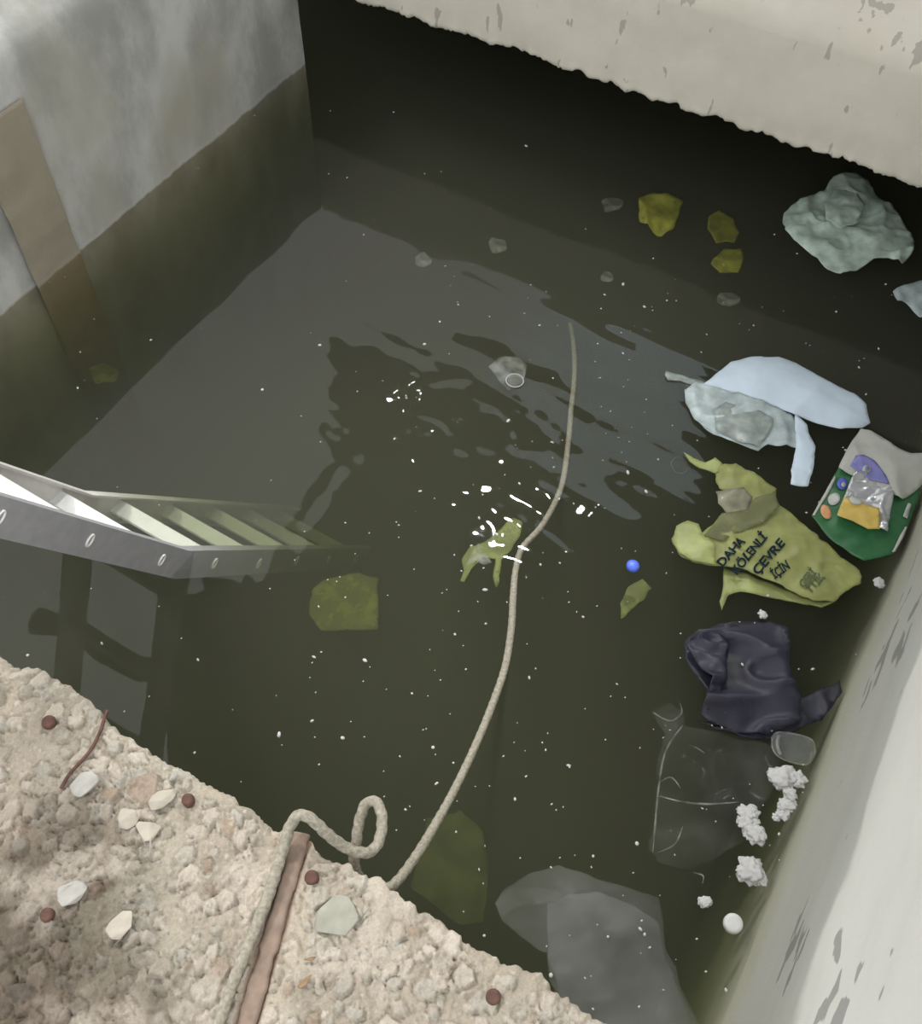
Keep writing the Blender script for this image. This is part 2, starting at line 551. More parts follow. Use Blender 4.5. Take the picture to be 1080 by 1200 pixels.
    VV = V + jit[:, None] * np.exp(-(V.clip(0)) / .04)
    edge = np.exp(-(V.clip(0)) / .012)
    H = H * (1 - .5 * edge) - .010 * edge
    down = (-V).clip(0) / .03
    H = H - down ** 1.0 * .75
    VV = VV + down * .03
    P_ = O[None, None] + e * U[..., None] + n * VV[..., None] + np.array([0, 0, 1.0]) * H[..., None]
    C_ = np.concatenate([(col * np.array([.89, .87, .85])).clip(.02, 1), np.ones((nu, nv, 1))], -1)
    m, nt, b, out = mat_new('broken_concrete_with_stones')
    N = nt.nodes; L = nt.links
    va = N.new('ShaderNodeVertexColor'); va.layer_name = 'tint'
    t = N.new('ShaderNodeTexCoord')
    no = N.new('ShaderNodeTexNoise'); no.inputs['Scale'].default_value = 260; no.inputs['Detail'].default_value = 5; no.inputs['Roughness'].default_value = .7
    L.new(t.outputs['Object'], no.inputs['Vector'])
    mr = N.new('ShaderNodeMapRange'); mr.inputs['From Min'].default_value = .25; mr.inputs['From Max'].default_value = .75
    mr.inputs['To Min'].default_value = .78; mr.inputs['To Max'].default_value = 1.15
    L.new(no.outputs['Fac'], mr.inputs['Value'])
    mx = N.new('ShaderNodeMix'); mx.data_type = 'RGBA'; mx.blend_type = 'MULTIPLY'; mx.inputs['Factor'].default_value = 1
    L.new(va.outputs['Color'], mx.inputs[6]); L.new(mr.outputs[0], mx.inputs[7])
    L.new(mx.outputs[2], b.inputs['Base Color'])
    b.inputs['Roughness'].default_value = .95; b.inputs['Specular IOR Level'].default_value = .15
    bp = N.new('ShaderNodeBump'); bp.inputs['Strength'].default_value = .6; bp.inputs['Distance'].default_value = .003
    L.new(no.outputs['Fac'], bp.inputs['Height']); L.new(bp.outputs['Normal'], b.inputs['Normal'])
    o = grid_mesh('floor_near', P_.reshape(-1, 3), m, nu, nv, colors=C_.reshape(-1, 4), smooth=False)
    return struct(o), (ga, gb, gd, gn), (us, vs, H)


floor_near, GROOVE, (LU, LV, LH) = ledge()
# recalc normals upward
_me = floor_near.data
if _me.polygons[len(_me.polygons) // 2].normal.z < 0:
    _me.flip_normals()


def ledge_z(p):
    d = np.array(p) - A_LEDGE
    i = np.clip(np.searchsorted(LU, d @ D2), 0, len(LU) - 1); j = np.clip(np.searchsorted(LV, d @ -D1), 0, len(LV) - 1)
    return LZ + LH[max(i - 3, 0):i + 4, max(j - 3, 0):j + 4].max()


def on_ledge(px, py):
    p = at(px, py, LZ)
    for _ in range(3):
        p = at(px, py, ledge_z(p))
    return p


# ------------------------------------------------------------------ water
def water():
    m, nt, b, out = mat_new('murky_green_water')
    N = nt.nodes; L = nt.links
    N.remove(b)
    fr = N.new('ShaderNodeFresnel')
    geo = N.new('ShaderNodeNewGeometry')
    ior = N.new('ShaderNodeMapRange'); ior.inputs['To Min'].default_value = 1.33; ior.inputs['To Max'].default_value = 1 / 1.33
    L.new(geo.outputs['Backfacing'], ior.inputs['Value']); L.new(ior.outputs[0], fr.inputs['IOR'])
    tr = N.new('ShaderNodeBsdfTransparent')
    gl = N.new('ShaderNodeBsdfGlossy'); gl.inputs['Roughness'].default_value = 0.012
    mx = N.new('ShaderNodeMixShader')
    L.new(fr.outputs[0], mx.inputs[0]); L.new(tr.outputs[0], mx.inputs[1]); L.new(gl.outputs[0], mx.inputs[2])
    L.new(mx.outputs[0], out.inputs['Surface'])
    sc = N.new('ShaderNodeVolumeScatter'); sc.inputs['Color'].default_value = (.36, .36, .305, 1); sc.inputs['Density'].default_value = 1.3
    ab = N.new('ShaderNodeVolumeAbsorption'); ab.inputs['Color'].default_value = (.30, .36, .0, 1); ab.inputs['Density'].default_value = 1.75
    ad = N.new('ShaderNodeAddShader')
    L.new(sc.outputs[0], ad.inputs[0]); L.new(ab.outputs[0], ad.inputs[1])
    L.new(ad.outputs[0], out.inputs['Volume'])
    st = .0065
    xs = np.arange(-2.4, 2.4, st); ys = np.arange(-.2, 3.9, st)
    nu, nv = len(xs), len(ys)
    X, Y = np.meshgrid(xs, ys, indexing='ij')
    rc = at(603, 672, 0)
    r1 = np.hypot(X - rc[0], Y - rc[1])
    rc2 = at(640, 480, 0)
    r2 = np.hypot(X - rc2[0], Y - rc2[1])
    rc3 = at(560, 540, 0)
    r3 = np.hypot(X - rc3[0], Y - rc3[1])
    calm = .08 + np.exp(-(r2 / .42) ** 2) * .55 + np.exp(-(r3 / .50) ** 2) * .9
    h = .0009 * np.sin(r1 * 60 + fbm(X * 3, Y * 3, 2) * 6) * np.exp(-r1 / .6) * (.35 + np.exp(-(r2 / .45) ** 2))
    ca, sa = math.cos(-.62), math.sin(-.62)
    XA = X * ca + Y * sa; YA = -X * sa + Y * ca
    h = h + (fbm(XA * 3.2 + 3, YA * 12, 3, .42) * .0034 + fbm(X * 17, Y * 17 + 7, 2, .5) * .0024 * np.exp(-(r3 / .36) ** 2)) * calm
    top = np.stack([X, Y, h], -1).reshape(-1, 3)
    o = grid_mesh('water', top, m, nu, nv)
    bm = bmesh.new(); bm.from_mesh(o.data)
    be = [ed for ed in bm.edges if ed.is_boundary]
    r = bmesh.ops.extrude_edge_only(bm, edges=be)
    nvs = [g for g in r['geom'] if isinstance(g, bmesh.types.BMVert)]
    for v in nvs: v.co.z = ZB + .01
    be2 = [ed for ed in bm.edges if ed.is_boundary]
    bmesh.ops.contextual_create(bm, geom=be2)
    bmesh.ops.recalc_face_normals(bm, faces=bm.faces[:])
    for f in bm.faces: f.smooth = abs(f.normal.z) > .6 and len(f.verts) == 4
    bm.to_mesh(o.data); bm.free()
    return struct(o)


water()


# ------------------------------------------------------------------ what the water mirrors: a dark slab added overhead, a lamp, and an added dark bar
def mirror(px, py, z):
    p = at(px, py, 0); d = p - np.array([0, 0, CAM_H])
    return p + np.array([d[0], d[1], -d[2]]) * (z / CAM_H)


def slab(name, poly, z, t, mat):
    n = len(poly)
    v = [(p[0], p[1], z) for p in poly] + [(p[0], p[1], z + t) for p in poly]
    f = [tuple(range(n))[::-1], tuple(range(n, 2 * n))] + [(i, (i + 1) % n, n + (i + 1) % n, n + i) for i in range(n)]
    return pydata(name, v, f, mat, smooth=False)


DZ = 3.4
blocker_px = [(386, 392), (440, 398), (500, 425), (560, 440), (640, 470), (660, 560), (740, 590), (830, 560), (815, 440), (1100, 430), (1250, 1150), (820, 1350), (300, 1250), (195, 900), (186, 690), (290, 690), (395, 560)]
blocker = slab('overhead_blocker', [mirror(a, b, DZ) for a, b in blocker_px], DZ, .12, M['blocker'])
recentre(blocker)
tag(blocker, 'dark slab added overhead, out of view, to make the dark mirror image in the water', 'blocker')


# ------------------------------------------------------------------ tubes
def tube_mesh(pts, rad, segs=10, twist=0.0, lobes=0, lobe_amp=0.0, closed_ends=True, sub=6):
    P = [np.array(p, float) for p in pts]
    # Catmull-Rom
    Q = []
    R_ = []
    rr = rad if hasattr(rad, '__len__') else [rad] * len(P)
    for i in range(len(P) - 1):
        p0 = P[max(i - 1, 0)]; p1 = P[i]; p2 = P[i + 1]; p3 = P[min(i + 2, len(P) - 1)]
        for k in range(sub):
            t = k / sub
            Q.append(.5 * ((2 * p1) + (-p0 + p2) * t + (2 * p0 - 5 * p1 + 4 * p2 - p3) * t * t + (-p0 + 3 * p1 - 3 * p2 + p3) * t ** 3))
            R_.append(rr[i] * (1 - t) + rr[i + 1] * t)
    Q.append(P[-1]); R_.append(rr[-1])
    verts = []; faces = []
    N_ = None; s = 0
    for i, q in enumerate(Q):
        t = Q[min(i + 1, len(Q) - 1)] - Q[max(i - 1, 0)]; t /= np.linalg.norm(t) + 1e-12
        if N_ is None:
            a = np.array([0, 0, 1.0]) if abs(t[2]) < .9 else np.array([1.0, 0, 0])
            N_ = np.cross(t, a)
        N_ = N_ - t * (N_ @ t); N_ /= np.linalg.norm(N_)
        B_ = np.cross(t, N_)
        if i: s += np.linalg.norm(q - Q[i - 1])
        for k in range(segs):
            th = 2 * math.pi * k / segs
            r = R_[i] * (1 + (lobe_amp * math.cos(lobes * th + s * twist) if lobes else 0))
            verts.append(q + N_ * r * math.cos(th) + B_ * r * math.sin(th))
    for i in range(len(Q) - 1):
        for k in range(segs):
            a = i * segs + k; b = i * segs + (k + 1) % segs
            faces.append((a, b, b + segs, a + segs))
    if closed_ends:
        faces.append(tuple(range(segs))[::-1]); faces.append(tuple(range((len(Q) - 1) * segs, len(Q) * segs)))
    return verts, faces


def tube(name, pts, rad, mat, parent=None, **k):
    v, f = tube_mesh(pts, rad, **k)
    return pydata(name, v, f, mat, parent)


# added dark bar, out of view, for the dark line mirrored below the ladder
bz = 3.0
bz2 = 3.3
br = tube('added_dark_bar', [mirror(48, 728, bz2), mirror(90, 742, bz2), mirror(130, 768, bz2 + .02), mirror(165, 785, bz2), mirror(200, 788, bz2)], [.07, .06, .05, .06, .08], M['bar_black'])
recentre(br); tag(br, 'dark bar added overhead, out of view, mirrored in the water below the ladder', 'mirror_bar')

# work lamp under the added overhead slab
em, nt, b, out = mat_new('lamp_glow')
b.inputs['Base Color'].default_value = (1, 1, 1, 1)
b.inputs['Emission Color'].default_value = (.93, .95, 1, 1)
b.inputs['Emission Strength'].default_value = 260
M['glow'] = em
M['lamp_shell'] = simple('dark_lamp_metal', (.05, .05, .055), .4, .6)


def lathe(name, prof, mat, origin, parent=None, segs=24, rot=None):
    v = []; f = []
    for (r, z) in prof:
        for k in range(segs):
            th = 2 * math.pi * k / segs
            v.append((r * math.cos(th), r * math.sin(th), z))
    for i in range(len(prof) - 1):
        for k in range(segs):
            a = i * segs + k; b_ = i * segs + (k + 1) % segs
            f.append((a, b_, b_ + segs, a + segs))
    f.append(tuple(range(segs))[::-1]); f.append(tuple(range((len(prof) - 1) * segs, len(prof) * segs)))
    o = pydata(name, v, f, mat, parent)
    o.location = tuple(map(float, origin))
    if rot: o.rotation_euler = rot
    return o


lp = mirror(606, 634, DZ - .12)
lamp = empty('glint_lamp', (lp[0], lp[1], DZ - .14), 'small bright work lamp overhead whose glints show on the ripples', 'lamp')
o = lathe('lamp_shade', [(.035, .14), (.04, .10), (.075, .06), (.09, .03), (.085, .03), (.06, .06), (.03, .09)], M['lamp_shell'], (0, 0, 0), lamp)
ld = bpy.data.lights.new('added_water_spot', 'SPOT')  # added spot, aimed down to brighten the middle of the water
ld.energy = 360; ld.spot_size = math.radians(40); ld.spot_blend = 1.0; ld.shadow_soft_size = .05; ld.color = (1, .98, .92)
lo = bpy.data.objects.new('added_water_spot', ld); COL.objects.link(lo)
lo.parent = lamp
lo.location = (0, 0, -.06)
lo.rotation_euler = (Vector((-.20, .85, 0)) - Vector((lp[0], lp[1], DZ - .2))).to_track_quat('-Z', 'Y').to_euler()
for qx, qy, lab in ((476, 470, 'small lamp added overhead to give glints left of the ring'), (702, 596, 'small lamp added overhead to give a glint above the blue cap')):  # extra bulbs, added to spread more glints over the ripples
    l2 = mirror(qx, qy, DZ - .12)
    sl = empty('glint_lamp', (l2[0], l2[1], DZ - .14), lab, 'lamp')
    lathe('lamp_shade', [(.020, .14), (.022, .10), (.042, .06), (.050, .03), (.047, .03), (.034, .06), (.018, .09)], M['lamp_shell'], (0, 0, 0), sl)
    lathe('bulb', [(.002, -.017), (.012, -.012), (.018, 0), (.017, .012), (.010, .03), (.009, .085)], M['glow'], (0, 0, 0), sl)
o = lathe('bulb', [(.004, -.03), (.022, -.022), (.033, 0), (.030, .02), (.018, .05), (.015, .085)], M['glow'], (0, 0, 0), lamp)

# ------------------------------------------------------------------ ladder
M['alu'] = simple('dull_aluminium', (.40, .40, .425), .5, .3, .08, 40)
M['alu_inner'] = simple('pale_aluminium', (.72, .70, .68), .5, .2, .06, 40)
M['rung'] = simple('white_painted_rung', (.74, .76, .75), .45, 0, .05, 40)
M['rung_end'] = simple('bare_rung_end', (.86, .85, .84), .35, .3, .05, 60)
M['slot'] = simple('dark_slot', (.12, .12, .13), .6)


def ladder():
    root = empty('ladder', at(213, 662, 0), 'aluminium ladder with white rungs going down into the water from the left', 'ladder')
    C0 = np.array([0, 0, CAM_H])
    a, b_ = at(231, 645, 0), at(110, 575, 0)
    r = b_ - a; W = np.linalg.norm(r); r /= W
    Pw = at(213, 662, 0)

    def on(px, py):
        d = at(px, py, 0) - C0
        return C0 + ((Pw - C0) @ r) / (d @ r) * d
    top = on(0, 606); bot = on(347, 657)
    t1 = (Pw - top) / np.linalg.norm(Pw - top)
    t2 = (bot - Pw) / np.linalg.norm(bot - Pw)
    start = Pw - t1 * 1.35; end = Pw + t2 * 1.10
    hd = .037; th = .026

    def rail(off, side, nm):
        q1 = np.cross(r, t1); q2 = np.cross(r, t2)
        qm = q1 + q2; qm /= np.linalg.norm(qm); qm /= (qm @ q1)
        secs = [(start, q1), (Pw, qm), (end, q2)]
        v = []; f = []
        # C channel outline: (q, r) with lips pointing to the inside
        w = th * side
        prof = [(-hd, 0), (hd, 0), (hd, w), (hd - .006, w), (hd - .006, w * .25), (-hd + .006, w * .25), (-hd + .006, w), (-hd, w)]
        n = len(prof)
        for (p, q) in secs:
            for (a_, c_) in prof: v.append(p + off + q * a_ + r * c_)
        for i in range(2):
            for k in range(n):
                f.append((i * n + k, i * n + (k + 1) % n, (i + 1) * n + (k + 1) % n, (i + 1) * n + k))
        f.append(tuple(range(n))); f.append(tuple(range(2 * n, 3 * n))[::-1])
        o = pydata(nm, v, f, M['alu'] if side > 0 else M['alu_inner'], smooth=False)
        bm = bmesh.new(); bm.from_mesh(o.data); bmesh.ops.recalc_face_normals(bm, faces=bm.faces[:]); bm.to_mesh(o.data); bm.free()
        return reroot(o, root)
    near = rail(np.zeros(3), 1, 'rail')
    far = rail(r * W, -1, 'rail')
    # rungs
    pos = [on(0, 606), on(105, 633), on(189, 656), on(251, 660), on(303, 660), on(347, 657)]
    pos.insert(0, pos[0] - t1 * .275); pos.insert(0, pos[0] - t1 * .275)
    s = pos[-1]
    for k in range(2):
        s = s + t2 * .21; pos.append(s)
    for i, p in enumerate(pos):
        tt = t1 if p[2] > 0 else t2
        # treads lie level
        lev = np.cross(r, np.array([0, 0, 1.0])); lev /= np.linalg.norm(lev)
        upv = np.array([0, 0, 1.0])
        v = []; f = []
        prof = [(-.022, .002), (-.019, .007), (.019, .007), (.022, .002), (.015, -.013), (0, -.017), (-.015, -.013)]
        n = len(prof)
        for u in (.004, W - .004):
            for (a_, c_) in prof: v.append(p + r * u + lev * a_ + upv * c_)
        for k in range(n): f.append((k, (k + 1) % n, n + (k + 1) % n, n + k))
        f.append(tuple(range(n))[::-1]); f.append(tuple(range(n, 2 * n)))
        o = pydata('rung', v, f, M['rung'], smooth=False)
        bm = bmesh.new(); bm.from_mesh(o.data); bmesh.ops.recalc_face_normals(bm, faces=bm.faces[:]); bm.to_mesh(o.data); bm.free()
        reroot(o, root)
        # flared rung end showing as a pale oval ring in the rail's outer face
        q = np.cross(r, tt)
        ring = []; K = 20
        for k in range(K + 1):
            a_ = 2 * math.pi * k / K
            ring.append(p - r * .0015 + q * math.cos(a_) * .013 + tt * math.sin(a_) * .0065)
        v, f = tube_mesh(ring, .0026, segs=6, sub=2)
        o = pydata('rung_end', v, f, M['rung_end'])
        reroot(o, near)
        o.matrix_parent_inverse = (Matrix.Translation(root.location)).inverted()
        near_inv = o.matrix_parent_inverse
        o.matrix_parent_inverse = near_inv @ Matrix.Identity(4)
    return root


LADDER = ladder()
# rails keep world coordinates under the root; their children do too
for ch in LADDER.children:
    for g in ch.children:
        g.matrix_parent_inverse = Matrix.Identity(4)

# ------------------------------------------------------------------ rope
M['rope'] = simple('dusty_grey_rope', (.28, .26, .21), .95, 0, .28, 160, bump=.5)
rope_px = [(248, 1225, LZ + .012), (270, 1160, LZ + .011), (292, 1105, LZ + .011), (314, 1050, LZ + .013), (330, 1000, LZ + .016), (340, 968, LZ + .03),
           (352, 955, LZ + .04), (366, 961, LZ + .035), (382, 976, LZ + .015), (400, 990, LZ - .01), (420, 999, LZ - .03), (437, 996, LZ - .045),
           (446, 978, LZ - .05), (447, 955, LZ - .045), (440, 940, LZ - .05), (429, 942, LZ - .055), (421, 962, LZ - .07), (417, 990, LZ - .085), (415, 1012, LZ - .12), (424, 1034, LZ - .18), (440, 1043, LZ - .22), (455, 1040, LZ - .235),
           (470, 1027, LZ - .25), (497, 988, LZ - .28), (530, 930, LZ - .33), (556, 876, LZ - .365), (577, 825, LZ - .39), (592, 780, LZ - .41), (599, 735, LZ - .43), (601, 700, LZ - .442),
           (604, 668, -.004), (612, 642, -.012), (636, 614, -.025), (657, 572, -.045), (665, 525, -.075), (669, 480, -.115), (673, 440, -.16), (672, 405, -.24), (668, 380, -.34)]
rp_pts = []
for i, (a, b_, z) in enumerate(rope_px):
    rp_pts.append(at(a, b_, z))
rad = [.0088] * 24 + [.0080] * 6 + [.0072] * (len(rope_px) - 30)
rope = tube('rope', rp_pts, rad, M['rope'], segs=12, lobes=3, lobe_amp=.10, twist=300, sub=14)
recentre(rope)
tag(rope, 'thin dusty rope looped over the broken concrete edge and trailing into the water', 'rope')


# ------------------------------------------------------------------ sheets (bags, wrappers, cloth)
def inside(poly, x, y):
    n = len(poly); c = np.zeros(len(x), bool)
    j = n - 1
    for i in range(n):
        xi, yi = poly[i]; xj, yj = poly[j]
        m = ((yi > y) != (yj > y)) & (x < (xj - xi) * (y - yi) / (yj - yi + 1e-15) + xi)
        c ^= m; j = i
    return c


def pdist(poly, x, y):
    d = np.full(len(x), 1e9)
    n = len(poly)
    for i in range(n):
        a = np.array(poly[i]); b_ = np.array(poly[(i + 1) % n]); ab = b_ - a
        t = (((x - a[0]) * ab[0] + (y - a[1]) * ab[1]) / (ab @ ab + 1e-15)).clip(0, 1)
        d = np.minimum(d, np.hypot(x - a[0] - ab[0] * t, y - a[1] - ab[1] * t))
    return d


def smooth_poly(pts, step, rough, seed):
    """resample outline px->world polygon with small irregularity"""
    out = []
    n = len(pts)
    P = [np.array(p[:2]) for p in pts]
    for i in range(n):
        a, b_ = P[i], P[(i + 1) % n]
        L_ = np.linalg.norm(b_ - a); k = max(1, int(L_ / step))
        nn = np.array([-(b_ - a)[1], (b_ - a)[0]]) / (L_ + 1e-12)
        for j in range(k):
            t = j / k
            p = a + (b_ - a) * t
            j_ = float(fbm(np.array([p[0] * 35 + seed]), np.array([p[1] * 35]), 3)[0]) * rough
            out.append(p + nn * j_)
    return out


class Sheet:
    def __init__(s, px, z, mat, name, amp=.006, sc=14, fold=.0, fsc=8, puff=0.0, tilt=None, step=.010, thick=.0016, rough=.006, seed=0.0, parent=None, zmin=None):
        s.z, s.amp, s.sc, s.fold, s.fsc, s.puff, s.seed = z, amp, sc, fold, fsc, puff, seed
        s.tilt = tilt
        W_ = [at(a, b_, z) for a, b_ in px]
        s.poly = smooth_poly(W_, step * 1.1, rough, seed)
        A = np.array(s.poly)
        s.c = A.mean(0)
        lo = A.min(0); hi = A.max(0)
        gx, gy = np.meshgrid(np.arange(lo[0], hi[0], step), np.arange(lo[1], hi[1], step * .87), indexing='ij')
        gx = gx + (np.arange(gx.shape[1]) % 2)[None] * step * .5
        gx = gx.ravel(); gy = gy.ravel()
        k = inside(s.poly, gx, gy)
        k &= pdist(s.poly, gx, gy) > step * .45
        pts = [Vector(p) for p in s.poly] + [Vector((x, y)) for x, y in zip(gx[k], gy[k])]
        n = len(s.poly)
        vv, ee, ff, *_ = delaunay_2d_cdt(pts, [], [list(range(n))], 1, 1e-6)
        V = np.array([(v.x, v.y) for v in vv])
        H = s.h(V[:, 0], V[:, 1])
        nb = len(V)
        top = np.c_[V, H + thick * .5]; bot = np.c_[V, H - thick * .5]
        F = []
        for f in ff:
            f = list(f)
            a, b_, c_ = V[f[0]], V[f[1]], V[f[2]]
            if (b_ - a)[0] * (c_ - a)[1] - (b_ - a)[1] * (c_ - a)[0] < 0: f = f[::-1]
            F.append(tuple(f)); F.append(tuple(i + nb for i in f[::-1]))
        cnt = {}
        for f in F[::2]:
            for i in range(len(f)):
                e_ = (f[i], f[(i + 1) % len(f)])
                if (e_[1], e_[0]) in cnt: cnt[(e_[1], e_[0])] = 0
                else: cnt[e_] = 1
        for (a, b_), w in cnt.items():
            if w: F.append((b_, a, a + nb, b_ + nb))
        s.o = pydata(name, np.r_[top, bot], F, mat)
        if parent is not None: reroot(s.o, parent)

    def h(s, x, y):
        x = np.asarray(x, float); y = np.asarray(y, float)
        r = s.z + fbm(x * s.sc + s.seed, y * s.sc + s.seed * 1.7, 3) * s.amp
        if s.fold: r = r + ridge(x * s.fsc + s.seed * 2, y * s.fsc + 3, 2) * s.fold
        if s.puff:
            d = pdist(s.poly, x, y)
            r = r + s.puff * (1 - np.exp(-d / .045))
        if s.tilt is not None: r = r + (x - s.c[0]) * s.tilt[0] + (y - s.c[1]) * s.tilt[1]
        return r


def single(name, px, z, mat, label, cat, group=None, **k):
    s = Sheet(px, z, mat, name, **k)
    recentre(s.o)
    tag(s.o, label, cat, group)
    return s


def multi(name, px0, label, cat, group=None):
    p = at(*px0, 0)
    return empty(name, p, label, cat, group)


M['bag_green'] = film('pale_green_film', (.50, .62, .55), .82, .4, .12, 22)
M['bag_blue'] = simple('pale_blue_white_plastic', (.58, .69, .80), .5, 0, .06, 14)
M['bag_blue_t'] = film('wet_translucent_film', (.48, .57, .58), .78, .35, .14, 20)
M['bag_blue_d'] = film('grey_wet_film', (.34, .39, .37), .7, .3, .15, 30)
M['bag_yellow'] = film('yellow_green_film', (.245, .265, .085), .92, .5, .16, 16, thin=.15)
M['bag_yellow_l'] = film('light_yellow_green_film', (.31, .345, .125), .88, .5, .14, 20, thin=.2)
M['bag_yellow_d'] = film('thin_yellow_film', (.16, .17, .07), .6, .5, .2, 20)
M['beige_film'] = film('dull_beige_film', (.24, .24, .17), .8, .3, .15, 30)
M['ink'] = simple('dark_print_ink', (.010, .020, .030), .9, 0, .3, 90, spec=.1)
M['ink_faint'] = simple('worn_print_ink', (.085, .11, .06), .9, 0, .35, 120, spec=.1)
M['clear'] = film('clear_film', (.50, .52, .47), .018, .2, .3, 9, thin=1.2)
M['film_edge'] = film('folded_film_edge', (.50, .51, .47), .12, .25, .3, 40, thin=1.6)
M['clear_d'] = film('clear_film_dense', (.46, .48, .47), .055, .35, .25, 6, thin=.5)
M['cloth'] = film('dark_navy_plastic', (.013, .014, .030), .88, .55, .3, 12, thin=.25)
M['yellow_sub'] = film('sunken_yellow_film', (.36, .36, .05), .75, .6, .3, 20)
M['olive_sub'] = film('sunken_olive_film', (.20, .21, .04), .6, .6, .3, 20)
M['green_dim'] = film('deep_green_film', (.20, .24, .07), .35, .6, .3, 14)
M['sunk_green'] = film('sunken_green_film', (.24, .27, .09), .55, .6, .3, 14)
M['sunk_pale'] = film('sunken_pale_film', (.40, .42, .38), .12, .6, .4, 30, thin=1.4)
M['foam'] = simple('white_foam', (.50, .50, .50), .9, 0, .06, 60, bump=.4)
M['cap'] = simple('white_cap_plastic', (.60, .61, .60), .5)
M['blue'] = simple('bright_blue_plastic', (.09, .17, .80), .4)

# pale green bag floating under the beam
b_ = multi('plastic_bag', (992, 268), 'pale green crumpled plastic bag floating just below the beam', 'bag')
Sheet([(918, 250), (936, 234), (948, 232), (966, 226), (974, 212), (994, 207), (1016, 214), (1030, 232), (1046, 246), (1060, 262), (1071, 282), (1066, 300), (1056, 310), (1040, 303), (1022, 306), (1004, 316), (984, 321), (966, 312), (948, 296), (930, 282), (918, 270)],
      .0, M['bag_green'], 'bag_body', amp=.012, fold=.016, fsc=9, puff=.010, seed=1, parent=b_)
Sheet([(966, 240), (978, 222), (1000, 222), (1012, 240), (1004, 262), (984, 270), (968, 258)], .022, M['bag_green'], 'bag_fold', amp=.006, fold=.006, fsc=12, puff=.008, seed=7, parent=b_)
single('plastic_bag', [(1045, 345), (1058, 336), (1074, 330), (1100, 322), (1110, 350), (1100, 376), (1076, 372), (1064, 358), (1050, 354)], .004, M['bag_blue_t'],
       'small pale plastic scrap cut by the frame edge below the pale green bag', 'bag', amp=.01, fold=.012, puff=.012, seed=2.2)

# white-blue bag
b_ = multi('plastic_bag', (900, 470), 'large pale blue plastic bag with a torn clear lower half', 'bag')
Sheet([(824, 450), (842, 436), (856, 424), (880, 419), (912, 418), (932, 424), (956, 440), (980, 452), (1000, 462), (1014, 476), (1019, 496), (1010, 502), (985, 503), (960, 496), (930, 487), (900, 474), (868, 463)],
      .004, M['bag_blue'], 'bag_body', amp=.006, fold=.004, fsc=6, puff=.022, seed=3, parent=b_, rough=.003)
Sheet([(801, 458), (815, 450), (830, 450), (868, 464), (900, 476), (930, 488), (942, 506), (936, 526), (900, 522), (888, 529), (860, 520), (830, 508), (812, 494), (804, 476)],
      .002, M['bag_blue_t'], 'torn_half', amp=.006, fold=.010, fsc=9, puff=.004, seed=4, parent=b_)
Sheet([(836, 482), (850, 472), (884, 478), (906, 492), (900, 508), (888, 526), (862, 518), (838, 504)], .010, M['bag_blue_d'], 'inner_pouch', amp=.004, fold=.006, puff=.006, seed=5, parent=b_)
Sheet([(930, 488), (944, 500), (956, 524), (952, 548), (946, 571), (926, 570), (925, 552), (932, 530), (932, 508)], .006, M['bag_blue'], 'bag_handle', amp=.006, fold=.008, puff=.008, seed=6, parent=b_)
Sheet([(780, 436), (800, 440), (826, 448), (822, 453), (796, 446), (782, 446)], .003, M['bag_blue_d'], 'torn_strip', amp=.004, seed=8, parent=b_, step=.007)

# yellow-green printed bag
b_ = multi('plastic_bag', (900, 630), 'yellow-green plastic bag with dark printed words', 'bag')
yb = Sheet([(848, 545), (862, 543), (890, 560), (908, 572), (912, 590), (930, 605), (960, 632), (990, 655), (1006, 668), (1008, 684), (990, 694), (976, 705), (950, 705), (920, 690), (900, 678), (870, 668), (842, 666), (812, 660), (796, 648), (788, 632), (790, 622), (808, 622), (818, 628), (832, 616), (846, 604), (862, 598), (874, 600), (868, 580), (842, 572), (838, 555)],
           .002, M['bag_yellow'], 'bag_body', amp=.006, fold=.006, fsc=16, puff=.005, seed=9.5, parent=b_, rough=.011, step=.008)
Sheet([(788, 632), (792, 616), (806, 610), (818, 614), (826, 630), (838, 640), (838, 664), (812, 660), (796, 648)], .016, M['bag_yellow_l'], 'bag_fold', amp=.005, fold=.006, puff=.005, seed=10, parent=b_)
Sheet([(801, 530), (812, 538), (826, 542), (838, 536), (852, 548), (838, 554), (820, 548), (808, 541)], .008, M['bag_yellow_l'], 'torn_strip', amp=.006, seed=11, parent=b_, step=.007)
Sheet([(848, 666), (872, 672), (900, 682), (930, 696), (958, 704), (980, 704), (962, 712), (930, 706), (896, 700), (866, 694), (852, 698), (845, 716), (843, 706), (848, 684)], -.014, M['bag_yellow_l'], 'bag_back_layer', amp=.006, fold=.006, seed=12, parent=b_)
Sheet([(838, 576), (870, 572), (882, 582), (876, 600), (852, 602), (842, 590)], .012, M['beige_film'], 'clear_patch', amp=.004, puff=.008, fold=.005, seed=13, parent=b_)
Sheet([(826, 628), (846, 602), (874, 598), (884, 584), (908, 576), (912, 594), (896, 612), (870, 622), (846, 634)], .012, M['bag_yellow_d'], 'thin_fold', amp=.006, fold=.006, seed=14, parent=b_)


